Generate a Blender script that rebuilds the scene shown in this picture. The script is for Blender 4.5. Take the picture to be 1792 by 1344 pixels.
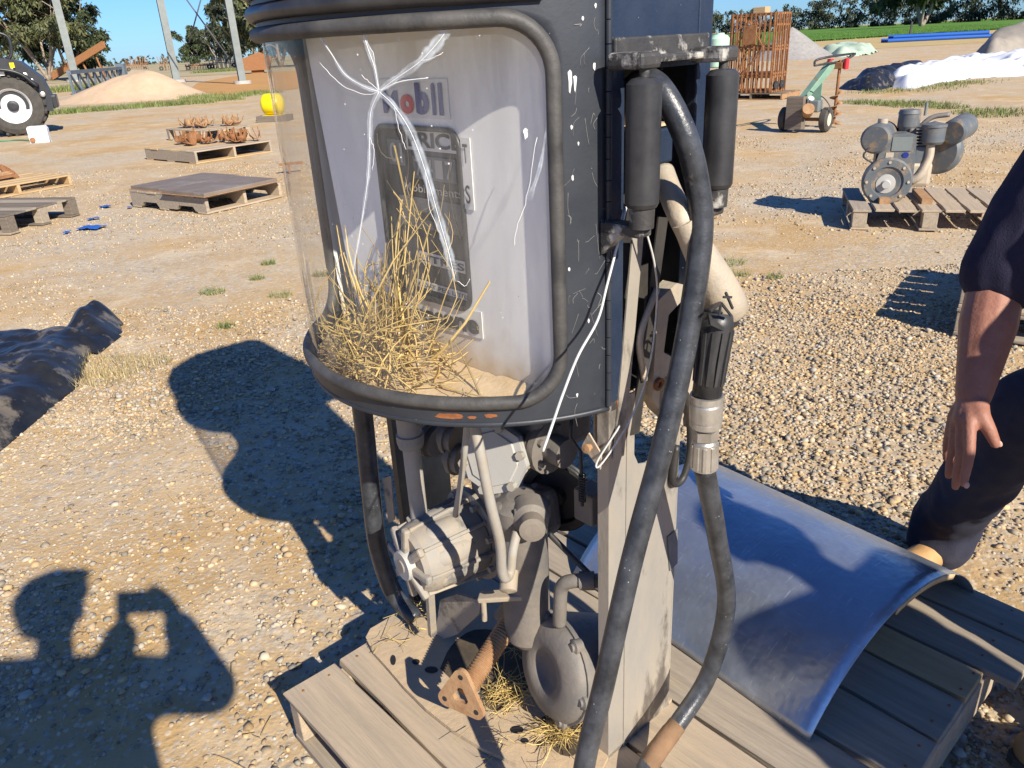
import bpy, math, random
import numpy as np
from mathutils import Vector, Matrix, noise as mnoise
random.seed(7); rng = np.random.default_rng(7)
R_ = math.radians
sc = bpy.context.scene
for o in list(bpy.data.objects): bpy.data.objects.remove(o)
COL = sc.collection

# ---------------------------------------------------------------- camera, sky, sun, exposure
FPX, PITCH, ROLL, H = 1354.0, R_(23.75), R_(3.1), 1.55      # focal length in photo pixels, tilt, roll, eye height
SUN_EL, SUN_AZ = R_(33.8), R_(31)                        # sun behind the camera's right shoulder
cp_, sp_ = math.cos(PITCH), math.sin(PITCH)
fw, rt, up = Vector((0, cp_, -sp_)), Vector((1, 0, 0)), Vector((0, sp_, cp_))
cr_, sr_ = math.cos(ROLL), math.sin(ROLL)
cx_, cy_ = rt*cr_ - up*sr_, rt*sr_ + up*cr_
cam = bpy.data.objects.new('camera', bpy.data.cameras.new('camera')); COL.objects.link(cam)
cam.matrix_world = Matrix(((cx_.x, cy_.x, -fw.x, 0), (cx_.y, cy_.y, -fw.y, 0), (cx_.z, cy_.z, -fw.z, H), (0, 0, 0, 1)))
cam.data.sensor_width = 36; cam.data.lens = FPX/1792*36; cam.data.clip_start = 0.05; cam.data.clip_end = 6000
sc.camera = cam

world = bpy.data.worlds.new('World'); sc.world = world; world.use_nodes = True
wn = world.node_tree; bg = wn.nodes['Background']
sky = wn.nodes.new('ShaderNodeTexSky'); sky.sky_type = 'NISHITA'; sky.sun_disc = False
sky.sun_elevation = SUN_EL; sky.sun_rotation = math.pi - SUN_AZ
sky.air_density = 1.0; sky.dust_density = 0.2; sky.ozone_density = 2.2; sky.altitude = 200
tint = wn.nodes.new('ShaderNodeMix'); tint.data_type = 'RGBA'; tint.blend_type = 'MULTIPLY'; tint.inputs[0].default_value = 1; tint.inputs[7].default_value = (.43, .75, 1.34, 1)   # clear deep-blue winter air
wn.links.new(sky.outputs[0], tint.inputs[6]); wn.links.new(tint.outputs[2], bg.inputs[0]); bg.inputs[1].default_value = 0.067
LDIR = Vector((-math.sin(SUN_AZ)*math.cos(SUN_EL), math.cos(SUN_AZ)*math.cos(SUN_EL), -math.sin(SUN_EL)))
sl = bpy.data.lights.new('sun', 'SUN'); sl.energy = 5.0; sl.angle = R_(0.55); sl.color = (1.0, 0.925, 0.79)
sun = bpy.data.objects.new('sun', sl); COL.objects.link(sun)
sun.rotation_euler = LDIR.to_track_quat('-Z', 'Y').to_euler(); sun.location = (3, -5, 6)
sc.view_settings.view_transform = 'Standard'; sc.view_settings.look = 'None'
sc.view_settings.gamma = 1; sc.view_settings.use_curve_mapping = False
sc.view_settings.exposure = 0.70

# ---------------------------------------------------------------- measuring helpers: photo pixel -> point in the place
def ray(x, y):
    u, v = (x-896)/FPX, (y-672)/FPX
    r, d = u*cr_ - v*sr_, u*sr_ + v*cr_
    return Vector((r, cp_ - d*sp_, -sp_ - d*cp_))
def G(x, y, z=0.0):
    w = ray(x, y); t = (z-H)/w.z; return Vector((w.x*t, w.y*t, z))
def D(x, y, t): w = ray(x, y); return Vector((w.x*t, w.y*t, H + w.z*t))
def AY(x, y, Y): w = ray(x, y); return D(x, y, Y/w.y)

# ---------------------------------------------------------------- mesh helpers
def frame(d):
    d = Vector(d).normalized(); a = Vector((0, 0, 1)) if abs(d.z) < .95 else Vector((1, 0, 0))
    u = a.cross(d).normalized(); return u, d.cross(u), d
def catmull(P, k=8):
    P = [Vector(p) for p in P]; out = []
    Q = [P[0]*2-P[1]] + P + [P[-1]*2-P[-2]]
    for i in range(1, len(Q)-2):
        a, b, c, d = Q[i-1], Q[i], Q[i+1], Q[i+2]
        for j in range(k):
            t = j/k
            out.append(.5*((2*b) + (c-a)*t + (2*a-5*b+4*c-d)*t*t + (3*b-a-3*c+d)*t**3))
    out.append(P[-1]); return out
class MB:
    def __init__(s): s.v, s.f, s.s = [], [], []
    def add(s, V, F, smooth=False):
        k = len(s.v); s.v += [tuple(p) for p in V]
        for f in F: s.f.append(tuple(i+k for i in f)); s.s.append(smooth)
        return s
    def box(s, c, d, M=None):
        c = Vector(c); P = []
        for x in (-.5, .5):
            for y in (-.5, .5):
                for z in (-.5, .5):
                    p = Vector((x*d[0], y*d[1], z*d[2])); P.append(c + (M @ p if M else p))
        return s.add(P, [(0,1,3,2),(4,6,7,5),(0,4,5,1),(2,3,7,6),(0,2,6,4),(1,5,7,3)])
    def bar(s, a, b, w, h, upv=None):
        a, b = Vector(a), Vector(b); u, v, d = frame(b-a)
        if upv is not None:
            v = Vector(upv); v = (v - d*v.dot(d)).normalized(); u = v.cross(d)
        P = [q + u*(i*w/2) + v*(j*h/2) for q in (a, b) for i, j in ((-1,-1),(1,-1),(1,1),(-1,1))]
        return s.add(P, [(3,2,1,0),(4,5,6,7),(0,1,5,4),(1,2,6,5),(2,3,7,6),(3,0,4,7)])
    def cyl(s, a, b, r0, r1=None, n=16, caps=True, smooth=True):
        r1 = r0 if r1 is None else r1
        a, b = Vector(a), Vector(b); u, v, d = frame(b-a)
        ring = lambda q, r: [q + (u*math.cos(2*math.pi*i/n) + v*math.sin(2*math.pi*i/n))*r for i in range(n)]
        s.add(ring(a, r0)+ring(b, r1), [(i, (i+1) % n, n+(i+1) % n, n+i) for i in range(n)], smooth)
        if caps:
            s.add(ring(a, r0), [tuple(range(n-1, -1, -1))]); s.add(ring(b, r1), [tuple(range(n))])
        return s
    def tube(s, P, r, n=10, caps=True, closed=False, flat=1.0):
        P = [Vector(p) for p in P]; m = len(P); V = []; u0 = None
        for i, p in enumerate(P):
            if closed: d = P[(i+1) % m]-P[i-1]
            else: d = P[min(i+1, m-1)]-P[max(i-1, 0)]
            d.normalize()
            if u0 is None: u0 = frame(d)[0]
            u0 = (u0 - d*u0.dot(d)).normalized(); v0 = d.cross(u0)
            rr = r[i] if hasattr(r, '__len__') else r
            V += [p + (u0*math.cos(2*math.pi*j/n)*flat + v0*math.sin(2*math.pi*j/n))*rr for j in range(n)]
        F = []
        for i in range(m if closed else m-1):
            k = (i+1) % m
            F += [(i*n+j, i*n+(j+1) % n, k*n+(j+1) % n, k*n+j) for j in range(n)]
        if caps and not closed: F += [tuple(range(n-1, -1, -1)), tuple(range((m-1)*n, m*n))]
        return s.add(V, F, True)
    def lathe(s, o, ax, prof, n=24, smooth=True, caps=True, sharp=True):
        o = Vector(o); u, v, d = frame(ax)
        ring = lambda t, r: [o + d*t + (u*math.cos(2*math.pi*i/n) + v*math.sin(2*math.pi*i/n))*max(r, 1e-5) for i in range(n)]
        if sharp:
            for (t0, r0), (t1, r1) in zip(prof, prof[1:]):
                s.add(ring(t0, r0)+ring(t1, r1), [(i, (i+1) % n, n+(i+1) % n, n+i) for i in range(n)], smooth)
        else:
            V = []; F = []
            for k, (t, r) in enumerate(prof):
                V += ring(t, r)
                if k: F += [((k-1)*n+i, (k-1)*n+(i+1) % n, k*n+(i+1) % n, k*n+i) for i in range(n)]
            s.add(V, F, smooth)
        if caps:
            if prof[0][1] > 1e-4: s.add(ring(*prof[0]), [tuple(range(n-1, -1, -1))])
            if prof[-1][1] > 1e-4: s.add(ring(*prof[-1]), [tuple(range(n))])
        return s
    def prism(s, pts, W):
        """pts: 3-D outline of one face; W: vector to the opposite face"""
        P = [Vector(p) for p in pts]; W = Vector(W); n = len(P)
        s.add(P, [tuple(range(n))]); s.add([p+W for p in P], [tuple(range(n-1, -1, -1))])
        return s.add(P+[p+W for p in P], [(i, n+i, n+(i+1) % n, (i+1) % n) for i in range(n)])
    def ball(s, c, r, n=12, sc3=(1, 1, 1), M=None):
        c = Vector(c); V = []; F = []; m = n//2
        for i in range(m+1):
            for j in range(n):
                a, b = math.pi*i/m, 2*math.pi*j/n
                p = Vector((math.sin(a)*math.cos(b)*sc3[0], math.sin(a)*math.sin(b)*sc3[1], math.cos(a)*sc3[2]))*r
                V.append(c + (M @ p if M else p))
        for i in range(m):
            for j in range(n): F.append((i*n+j, (i+1)*n+j, (i+1)*n+(j+1) % n, i*n+(j+1) % n))
        return s.add(V, F, True)
    def mesh(s, name):
        me = bpy.data.meshes.new(name); me.from_pydata(s.v, [], s.f)
        me.polygons.foreach_set('use_smooth', s.s); me.update(); return me
    def build(s, name, m, parent=None, bevel=0, seg=2, loc=None):
        o = bpy.data.objects.new(name, s.mesh(name)); COL.objects.link(o)
        if m: o.data.materials.append(m)
        if parent: o.parent = parent
        if loc: o.location = loc
        if bevel:
            b = o.modifiers.new('bevel', 'BEVEL'); b.width = bevel; b.segments = seg; b.limit_method = 'ANGLE'; b.angle_limit = R_(40)
        return o
def tag(o, label=None, cat=None, group=None, kind=None):
    if label: o['label'] = label
    if cat: o['category'] = cat
    if group: o['group'] = group
    if kind: o['kind'] = kind
    return o
def empty(name, loc=(0, 0, 0), rz=0, label=None, cat=None, group=None):
    o = bpy.data.objects.new(name, None); COL.objects.link(o); o.location = loc; o.rotation_euler = (0, 0, rz)
    o.empty_display_size = .1
    return tag(o, label, cat, group)
def copy_tree(o, parent=None):
    c = o.copy(); COL.objects.link(c)
    if parent: c.parent = parent
    for ch in [x for x in bpy.data.objects if x.parent == o]: copy_tree(ch, c)
    return c
def np_mesh(name, V, F, m, parent=None, col=None, smooth=False):
    V = np.asarray(V, np.float32).reshape(-1, 3); F = np.asarray(F, np.int32); k = F.shape[1]
    me = bpy.data.meshes.new(name); me.vertices.add(len(V)); me.vertices.foreach_set('co', V.ravel())
    me.loops.add(F.size); me.loops.foreach_set('vertex_index', F.ravel())
    me.polygons.add(len(F)); me.polygons.foreach_set('loop_start', np.arange(0, F.size, k, dtype=np.int32))
    if smooth: me.polygons.foreach_set('use_smooth', np.ones(len(F), bool))
    me.update(calc_edges=True)
    if col is not None:
        a = me.color_attributes.new('tint', 'FLOAT_COLOR', 'POINT')
        c = np.ones((len(V), 4), np.float32); c[:, :3] = col; a.data.foreach_set('color', c.ravel())
    o = bpy.data.objects.new(name, me); COL.objects.link(o); me.materials.append(m)
    if parent: o.parent = parent
    return o

# ---------------------------------------------------------------- procedural materials
def M(name, c1, c2=None, rough=.6, metal=0., scale=6., bump=0., bscale=60., specks=None, c3=None, stretch=None, attr=None, spec=.5, mixlo=.35, mixhi=.65, rvar=.12):
    """two noise-mixed colours, optional third in patches, optional specks (colour, scale, threshold), fine bump"""
    m = bpy.data.materials.new(name); m.use_nodes = True; nt = m.node_tree; N, L = nt.nodes, nt.links
    bs = N['Principled BSDF']; bs.inputs['Metallic'].default_value = metal; bs.inputs['Specular IOR Level'].default_value = spec
    tc = N.new('ShaderNodeTexCoord'); mp = N.new('ShaderNodeMapping'); L.new(tc.outputs['Object'], mp.inputs[0])
    if stretch: mp.inputs['Scale'].default_value = stretch
    def nz(s, det=6):
        t = N.new('ShaderNodeTexNoise'); t.inputs['Scale'].default_value = s; t.inputs['Detail'].default_value = det
        t.inputs['Roughness'].default_value = .65; L.new(mp.outputs[0], t.inputs['Vector']); return t.outputs['Fac']
    def ramp(src, lo, hi):
        r = N.new('ShaderNodeMapRange'); r.inputs[1].default_value = lo; r.inputs[2].default_value = hi; L.new(src, r.inputs[0]); return r.outputs[0]
    def mix(fac, a, b):
        x = N.new('ShaderNodeMix'); x.data_type = 'RGBA'; L.new(fac, x.inputs[0])
        for sock, val in ((x.inputs[6], a), (x.inputs[7], b)):
            if isinstance(val, tuple): sock.default_value = (*val, 1)
            else: L.new(val, sock)
        return x.outputs[2]
    c2 = c2 or tuple(min(1, c*.72) for c in c1)
    base = nz(scale); col = mix(ramp(base, mixlo, mixhi), c1, c2)
    if c3: col = mix(ramp(nz(c3[1]), c3[2], c3[2]+.09), col, c3[0])
    if specks:
        v = N.new('ShaderNodeTexVoronoi'); v.inputs['Scale'].default_value = specks[1]; L.new(mp.outputs[0], v.inputs['Vector'])
        v.inputs['Randomness'].default_value = 1.; sm_ = N.new('ShaderNodeMath'); sm_.operation = 'MULTIPLY'; L.new(ramp(v.outputs['Distance'], specks[2], specks[2]*.5), sm_.inputs[0]); L.new(ramp(nz(specks[1]*.21, 3), .5, .6), sm_.inputs[1])
        col = mix(sm_.outputs[0], col, specks[0])
    if attr:
        a = N.new('ShaderNodeAttribute'); a.attribute_name = attr
        x = N.new('ShaderNodeMix'); x.data_type = 'RGBA'; x.blend_type = 'MULTIPLY'; x.inputs[0].default_value = 1
        L.new(col, x.inputs[6]); L.new(a.outputs['Color'], x.inputs[7]); col = x.outputs[2]
    L.new(col, bs.inputs['Base Color'])
    rr = N.new('ShaderNodeMapRange'); rr.inputs[3].default_value = max(.03, rough-rvar); rr.inputs[4].default_value = min(1, rough+rvar)
    L.new(nz(scale*2.3), rr.inputs[0]); L.new(rr.outputs[0], bs.inputs['Roughness'])
    if bump:
        b = N.new('ShaderNodeBump'); b.inputs['Strength'].default_value = bump; b.inputs['Distance'].default_value = .004
        L.new(nz(bscale, 4), b.inputs['Height']); L.new(b.outputs[0], bs.inputs['Normal'])
    return m
SAND = (.46, .31, .155)
mt = {}
mt['navy_paint'] = M('weathered_navy_paint', (.018, .022, .030), (.035, .040, .050), .46, scale=5, bump=.07, bscale=180, specks=((.6, .6, .58), 42, .055), c3=((.10, .09, .07), 9, .66))
mt['blue_paint'] = M('dusty_blue_paint', (.010, .020, .046), (.024, .036, .062), .42, scale=7, bump=.2, bscale=160, specks=((.5, .5, .46), 60, .06), c3=((.16, .13, .09), 10, .64))
mt['rubber'] = M('black_rubber', (.022, .022, .024), (.045, .045, .047), .42, scale=14, bump=.08, bscale=120)
mt['gasket'] = M('grey_weathered_gasket', (.035, .034, .034), (.085, .08, .074), .6, scale=12, bump=.3, bscale=90)
mt['hose'] = M('scuffed_black_hose', (.020, .022, .026), (.060, .064, .074), .34, scale=26, bump=.25, bscale=130, specks=((.45, .45, .43), 90, .10), c3=((.17, .14, .10), 11, .66))
mt['white_panel'] = M('off_white_enamel', (.84, .84, .83), (.78, .775, .76), .55, scale=3, specks=((.25, .22, .18), 34, .03), spec=.3)
mt['dirt_film'] = M('tan_dust', (.50, .36, .20), (.60, .46, .29), .9, scale=18, bump=.5, bscale=110, spec=.1)
mt['grey_cast'] = M('dusty_grey_casting', (.25, .24, .225), (.37, .295, .205), .68, scale=7, bump=.35, bscale=70, c3=((.15, .14, .13), 15, .56))
mt['dark_cast'] = M('oily_grey_casting', (.12, .115, .11), (.20, .17, .14), .6, scale=9, bump=.35, bscale=70)
mt['cover_grey'] = M('flat_grey_plate_paint', (.36, .36, .35), (.42, .39, .34), .6, scale=6, bump=.15)
mt['pipe_grey'] = M('light_grey_pipe', (.34, .335, .315), (.31, .265, .205), .6, scale=10, bump=.15, c3=((.30, .40, .42), 12, .66))
mt['black_steel'] = M('black_steel', (.02, .02, .022), (.05, .045, .04), .5, scale=9, bump=.2)
mt['bare_steel'] = M('stained_bare_steel', (.37, .35, .32), (.46, .405, .33), .46, metal=.35, scale=8, bump=.25, bscale=90, specks=((.55, .5, .42), 80, .06), c3=((.17, .15, .13), 9, .54), stretch=(1, 1, .4))
mt['cast_tan'] = M('dusty_cast_alloy', (.52, .42, .30), (.40, .35, .28), .62, metal=.2, scale=14, bump=.4, bscale=80)
mt['chrome'] = M('dull_aluminium', (.62, .60, .56), (.48, .45, .40), .38, metal=.75, scale=20, bump=.2, bscale=120)
mt['rust'] = M('rust', (.22, .095, .040), (.32, .16, .075), .85, scale=12, bump=.5, bscale=80, spec=.2, c3=((.12, .05, .028), 18, .58))
mt['rust_pale'] = M('dusty_rust', (.40, .25, .135), (.28, .15, .075), .85, scale=16, bump=.4, bscale=90, spec=.2)
mt['plate_dirt'] = M('dusty_base_plate', (.50, .37, .23), (.36, .29, .21), .8, scale=8, bump=.5, bscale=60, c3=((.30, .28, .26), 6, .6), spec=.2)
def wood(name, a, b, c):
    return M(name, a, b, .85, scale=7, bump=.8, bscale=26, stretch=(.35, 5, 5), spec=.15, c3=(c, 3.2, .6))
mt['wood_grey'] = wood('weathered_pallet_wood', (.38, .315, .235), (.27, .225, .175), (.46, .36, .23))
mt['wood_dusty'] = wood('dusty_pallet_wood', (.46, .36, .25), (.35, .285, .21), (.52, .39, .235))
mt['wood_fresh_or_lit'] = wood('newer_or_sunlit_pallet_wood', (.52, .37, .20), (.42, .29, .155), (.56, .42, .25))
mt['wood_dark'] = wood('dark_old_wood', (.20, .165, .13), (.14, .115, .09), (.26, .21, .15))
mt['straw'] = M('straw', (.68, .50, .19), (.54, .38, .13), .6, scale=30, attr='tint', spec=.35)
mt['wire'] = M('pale_wire', (.62, .61, .58), (.5, .49, .46), .5, scale=30)
mt['black_plastic'] = M('black_plastic_sheet', (.008, .009, .012), (.024, .024, .024), .38, scale=5, bump=1., bscale=17, c3=((.13, .11, .085), 6, .55), spec=.4)
mt['white_plastic'] = M('white_plastic_sheet', (.74, .75, .77), (.66, .66, .66), .38, scale=3, bump=.4, bscale=6)

# ================================================================ THE SETTING
def ground_material():
    m = bpy.data.materials.new('dusty_yard_dirt'); m.use_nodes = True; nt = m.node_tree; N, L = nt.nodes, nt.links
    bs = N['Principled BSDF']; bs.inputs['Roughness'].default_value = .95; bs.inputs['Specular IOR Level'].default_value = .12
    ge = N.new('ShaderNodeNewGeometry'); P = ge.outputs['Position']
    def nz(s, det=5, rough=.6, dist=0):
        t = N.new('ShaderNodeTexNoise'); t.inputs['Scale'].default_value = s; t.inputs['Detail'].default_value = det
        t.inputs['Roughness'].default_value = rough; t.inputs['Distortion'].default_value = dist; L.new(P, t.inputs['Vector']); return t.outputs['Fac']
    def rg(src, lo, hi, a=0., b=1.):
        r = N.new('ShaderNodeMapRange'); r.inputs[1].default_value = lo; r.inputs[2].default_value = hi
        r.inputs[3].default_value = a; r.inputs[4].default_value = b; L.new(src, r.inputs[0]); return r.outputs[0]
    def mix(f, a, b):
        x = N.new('ShaderNodeMix'); x.data_type = 'RGBA'; L.new(f, x.inputs[0]) if not isinstance(f, float) else setattr(x.inputs[0], 'default_value', f)
        for sk, v in ((x.inputs[6], a), (x.inputs[7], b)):
            if isinstance(v, tuple): sk.default_value = (*v, 1)
            else: L.new(v, sk)
        return x.outputs[2]
    def mul(a, b):
        x = N.new('ShaderNodeMath'); x.operation = 'MULTIPLY'
        for sk, v in ((x.inputs[0], a), (x.inputs[1], b)):
            if isinstance(v, float): sk.default_value = v
            else: L.new(v, sk)
        return x.outputs[0]
    c = mix(rg(nz(.55), .36, .64), (.52, .355, .175), (.43, .27, .11))
    c = mix(rg(nz(1.9, 6, .65, .4), .50, .68), c, (.60, .47, .305))          # pale packed patches
    c = mix(mul(rg(nz(7, 6), .52, .72), .55), c, (.38, .245, .115))         # darker clods
    # small stones too fine to model: cells tinted grey, in drifts
    v = N.new('ShaderNodeTexVoronoi'); v.inputs['Scale'].default_value = 26; L.new(P, v.inputs['Vector'])
    v2 = N.new('ShaderNodeTexVoronoi'); v2.inputs['Scale'].default_value = 62; L.new(P, v2.inputs['Vector'])
    sep = N.new('ShaderNodeSeparateColor'); L.new(v.outputs['Color'], sep.inputs[0])
    sep2 = N.new('ShaderNodeSeparateColor'); L.new(v2.outputs['Color'], sep2.inputs[0])
    drift = rg(nz(.42, 5, .62, .6), .40, .60)
    c = mix(mul(drift, .62), c, mix(rg(nz(11, 6, .7), .35, .65), (.40, .345, .265), (.52, .44, .325)))     # grey gravel fines
    c = mix(mul(rg(nz(2.6, 6, .7, .3), .56, .70), .5), c, (.33, .215, .105))                              # damp brown scuffs
    stone = mix(rg(sep.outputs[1], 0., 1.), (.27, .255, .235), (.55, .49, .41))
    c = mix(mul(mul(rg(sep.outputs[0], .45, .55), rg(v.outputs['Distance'], .62, .35)), drift), c, stone)
    c = mix(mul(mul(rg(sep2.outputs[0], .55, .65), rg(v2.outputs['Distance'], .62, .35)), .8), c, mix(sep2.outputs[1], (.37, .32, .25), (.62, .52, .38)))
    L.new(c, bs.inputs['Base Color'])
    b1 = N.new('ShaderNodeBump'); b1.inputs['Strength'].default_value = .55; b1.inputs['Distance'].default_value = .012; L.new(nz(30, 8, .75), b1.inputs['Height'])
    b2 = N.new('ShaderNodeBump'); b2.inputs['Strength'].default_value = .12; b2.inputs['Distance'].default_value = .012
    L.new(rg(v2.outputs['Distance'], .1, .6, 1., 0.), b2.inputs['Height']); L.new(b1.outputs[0], b2.inputs['Normal'])
    b3 = N.new('ShaderNodeBump'); b3.inputs['Strength'].default_value = .10; b3.inputs['Distance'].default_value = .03
    L.new(mul(rg(v.outputs['Distance'], .1, .6, 1., 0.), drift), b3.inputs['Height']); L.new(b2.outputs[0], b3.inputs['Normal'])
    L.new(b3.outputs[0], bs.inputs['Normal'])
    return m
mt['ground'] = ground_material()
def gz(x, y):
    """gentle unevenness of the yard near the pump; flat under the machines and far away"""
    d = math.hypot(x, y)
    return (mnoise.noise((x*1.7, y*1.7, 3.1))*.014 + mnoise.noise((x*5.2, y*5.2, 9.))*.004 - .012) * max(0, min(1, (16-d)/10))
axp = [math.sinh(t)*.55 for t in np.linspace(-8.9, 8.9, 361)]
nx = len(axp); V = []; F = []
for j, yy in enumerate(axp):
    for i, xx in enumerate(axp):
        X, Y = xx-.3, yy+2.6; V.append((X, Y, gz(X, Y)))
for j in range(nx-1):
    for i in range(nx-1): F.append((j*nx+i, j*nx+i+1, (j+1)*nx+i+1, (j+1)*nx+i))
tag(np_mesh('ground', V, F, mt['ground'], smooth=True), kind='structure')

# ---- loose gravel: real stones, drifts of them, thinning out with distance
def ico():
    p = (1+5**.5)/2
    v = np.array([(-1,p,0),(1,p,0),(-1,-p,0),(1,-p,0),(0,-1,p),(0,1,p),(0,-1,-p),(0,1,-p),(p,0,-1),(p,0,1),(-p,0,-1),(-p,0,1)], float)
    f = [(0,11,5),(0,5,1),(0,1,7),(0,7,10),(0,10,11),(1,5,9),(5,11,4),(11,10,2),(10,7,6),(7,1,8),(3,9,4),(3,4,2),(3,2,6),(3,6,8),(3,8,9),(4,9,5),(2,4,11),(6,2,10),(8,6,7),(9,8,1)]
    return v/np.linalg.norm(v[0]), np.array(f)
def octa():
    return np.array([(1,0,0),(-1,0,0),(0,1,0),(0,-1,0),(0,0,1),(0,0,-1)], float), np.array([(0,2,4),(2,1,4),(1,3,4),(3,0,4),(2,0,5),(1,2,5),(3,1,5),(0,3,5)])
def vnoise(x, y, s, seed):
    """smooth value noise, vectorised"""
    x, y = x*s, y*s; xi, yi = np.floor(x).astype(int), np.floor(y).astype(int); fx, fy = x-xi, y-yi
    fx, fy = fx*fx*(3-2*fx), fy*fy*(3-2*fy)
    def h(a, b):
        n = (a*374761393 + b*668265263 + seed*974634777) & 0x7fffffff
        n = ((n ^ (n >> 13))*1274126177) & 0x7fffffff
        return ((n ^ (n >> 16)) & 0xffff)/65535.
    return (h(xi,yi)*(1-fx)+h(xi+1,yi)*fx)*(1-fy) + (h(xi,yi+1)*(1-fx)+h(xi+1,yi+1)*fx)*fy
def gravel(name, pts, size, base, label, tilt=.5):
    bv, bf = base; n = len(pts); K = 10
    var = np.stack([bv*(1+rng.uniform(-.28, .28, (len(bv), 1))) for _ in range(K)])
    v = var[rng.integers(0, K, n)]
    sc3 = np.stack([size, size*rng.uniform(.65, 1., n), size*rng.uniform(.45, .75, n)], 1)
    v = v*sc3[:, None, :]
    a = rng.uniform(0, 2*np.pi, n); t = rng.normal(0, tilt*.6, n)
    ct, st = np.cos(t)[:, None], np.sin(t)[:, None]
    y, z = v[:, :, 1]*ct - v[:, :, 2]*st, v[:, :, 1]*st + v[:, :, 2]*ct
    ca, sa = np.cos(a)[:, None], np.sin(a)[:, None]
    x = v[:, :, 0]; v = np.stack([x*ca - y*sa, x*sa + y*ca, z], 2) + pts[:, None, :]
    f = bf[None] + (np.arange(n)*len(bv))[:, None, None]
    g = rng.uniform(.45, 1.12, n)[:, None]; warm = rng.uniform(0, 1, n)[:, None]**1.3
    col = g*((1-warm)*np.array([.98, 1.0, 1.02]) + warm*np.array([1.32, 1.0, .62]))
    o = np_mesh(name, v.reshape(-1, 3), f.reshape(-1, 3), mt['stone'], col=np.repeat(col, len(bv), 0))
    return tag(o, label, 'gravel', kind='stuff')
mt['stone'] = M('grey_stone', (.39, .355, .295), (.48, .42, .32), .8, scale=22, attr='tint', spec=.3, bump=.3, bscale=160)
def scatter(x0, x1, y0, y1, dens, keep):
    n = int((x1-x0)*(y1-y0)*dens); x, y = rng.uniform(x0, x1, n), rng.uniform(y0, y1, n)
    lim = .78*y + .55                                        # only where the lens could look, with room to step aside
    k = (np.abs(x) < lim) & keep(x, y); return x[k], y[k]
def lift(x, y, size, lo, hi):
    z = np.array([gz(a, b) for a, b in zip(x, y)]); return np.stack([x, y, z + size*rng.uniform(lo, hi, len(x))], 1)
def drift(x, y): return vnoise(x, y, 1.1, 3)*.55 + vnoise(x, y, 2.7, 5)*.3 + vnoise(x, y, 6.5, 8)*.15
def keep_near(x, y):
    d = drift(x, y) + np.clip((x-.3)*.03, -.05, .03) + .10*np.exp(-((x+.75)**2+(y-2.9)**2)/.9)
    return rng.uniform(0, 1, len(x)) < np.clip((d-.32)*3.0, .28, .9)
x, y = scatter(-3.2, 3.6, .75, 5.2, 6800, keep_near)
s = rng.gamma(2.2, .0021, len(x)).clip(0, .016) + .0024
buried = np.clip((drift(x+40, y+9)-.45)*2.0 - .06*np.clip(-x-.6, 0, 1), -.5, .3)
p = lift(x, y, s, -.3, .4); p[:, 2] += buried*s
gravel('gravel', p, s, ico(), 'loose grey and tan pebbles drifted over the dirt around the pump')
x, y = scatter(-8, 9, 5.0, 13.0, 420, lambda x, y: rng.uniform(0, 1, len(x)) < np.clip((drift(x, y)-.36)*3.2, .04, 1))
s = rng.gamma(6, .0014, len(x)) + .004
gravel('gravel_scatter', lift(x, y, s, -.2, .35), s, octa(), 'thin scatter of pebbles over the open yard beyond the pump')

# ---- straw, dead grass bits, grass blades
def straws(name, P, Dr, ln, w, label, cat='straw', m=None, bend=.25, segs=4, green=None, parent=None):
    """bent three-sided stalks: P start, Dr direction, ln length, w half width"""
    n = len(P); Dr = Dr/np.linalg.norm(Dr, axis=1)[:, None]
    side = np.cross(Dr, rng.normal(0, 1, (n, 3))); side /= np.linalg.norm(side, axis=1)[:, None]; s2 = np.cross(Dr, side)
    bd = rng.normal(0, bend, n)
    rings = []
    for k in range(segs+1):
        t = k/segs; c = P + Dr*(ln*t)[:, None] + s2*(bd*ln*(t-t*t)*1.6)[:, None]
        ww = (w*(1-.45*t))[:, None]
        rings.append(np.stack([c + side*ww, c - side*ww*.6 + s2*ww*.6, c - side*ww*.6 - s2*ww*.6], 1))
    Vv = np.concatenate(rings, 1)                            # n, 3*(segs+1), 3
    f = []
    for k in range(segs):
        for j in range(3): f.append((k*3+j, k*3+(j+1) % 3, (k+1)*3+(j+1) % 3, (k+1)*3+j))
    f = np.array(f)[None] + (np.arange(n)*3*(segs+1))[:, None, None]
    col = rng.uniform(.55, 1.35, (n, 1))*np.array([1, 1, 1]) if green is None else green
    o = np_mesh(name, Vv.reshape(-1, 3), f.reshape(-1, 4), m or mt['straw'], col=np.repeat(col, 3*(segs+1), 0), parent=parent, smooth=True)
    if parent is None: tag(o, label, cat, kind='stuff')
    return o
x, y = scatter(-3.4, 3.4, 1.0, 6.0, 34, lambda x, y: rng.uniform(0, 1, len(x)) < vnoise(x, y, .9, 21)*1.1)
n = len(x); a = rng.uniform(0, 6.28, n)
P = np.stack([x, y, np.array([gz(i, j) for i, j in zip(x, y)]) + rng.uniform(.008, .02, n)], 1)
straws('loose_straw', P, np.stack([np.cos(a), np.sin(a), rng.normal(0, .06, n)], 1), rng.uniform(.03, .14, n), rng.uniform(.0008, .0018, n), 'stray straw stalks lying on the gravel')
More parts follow.
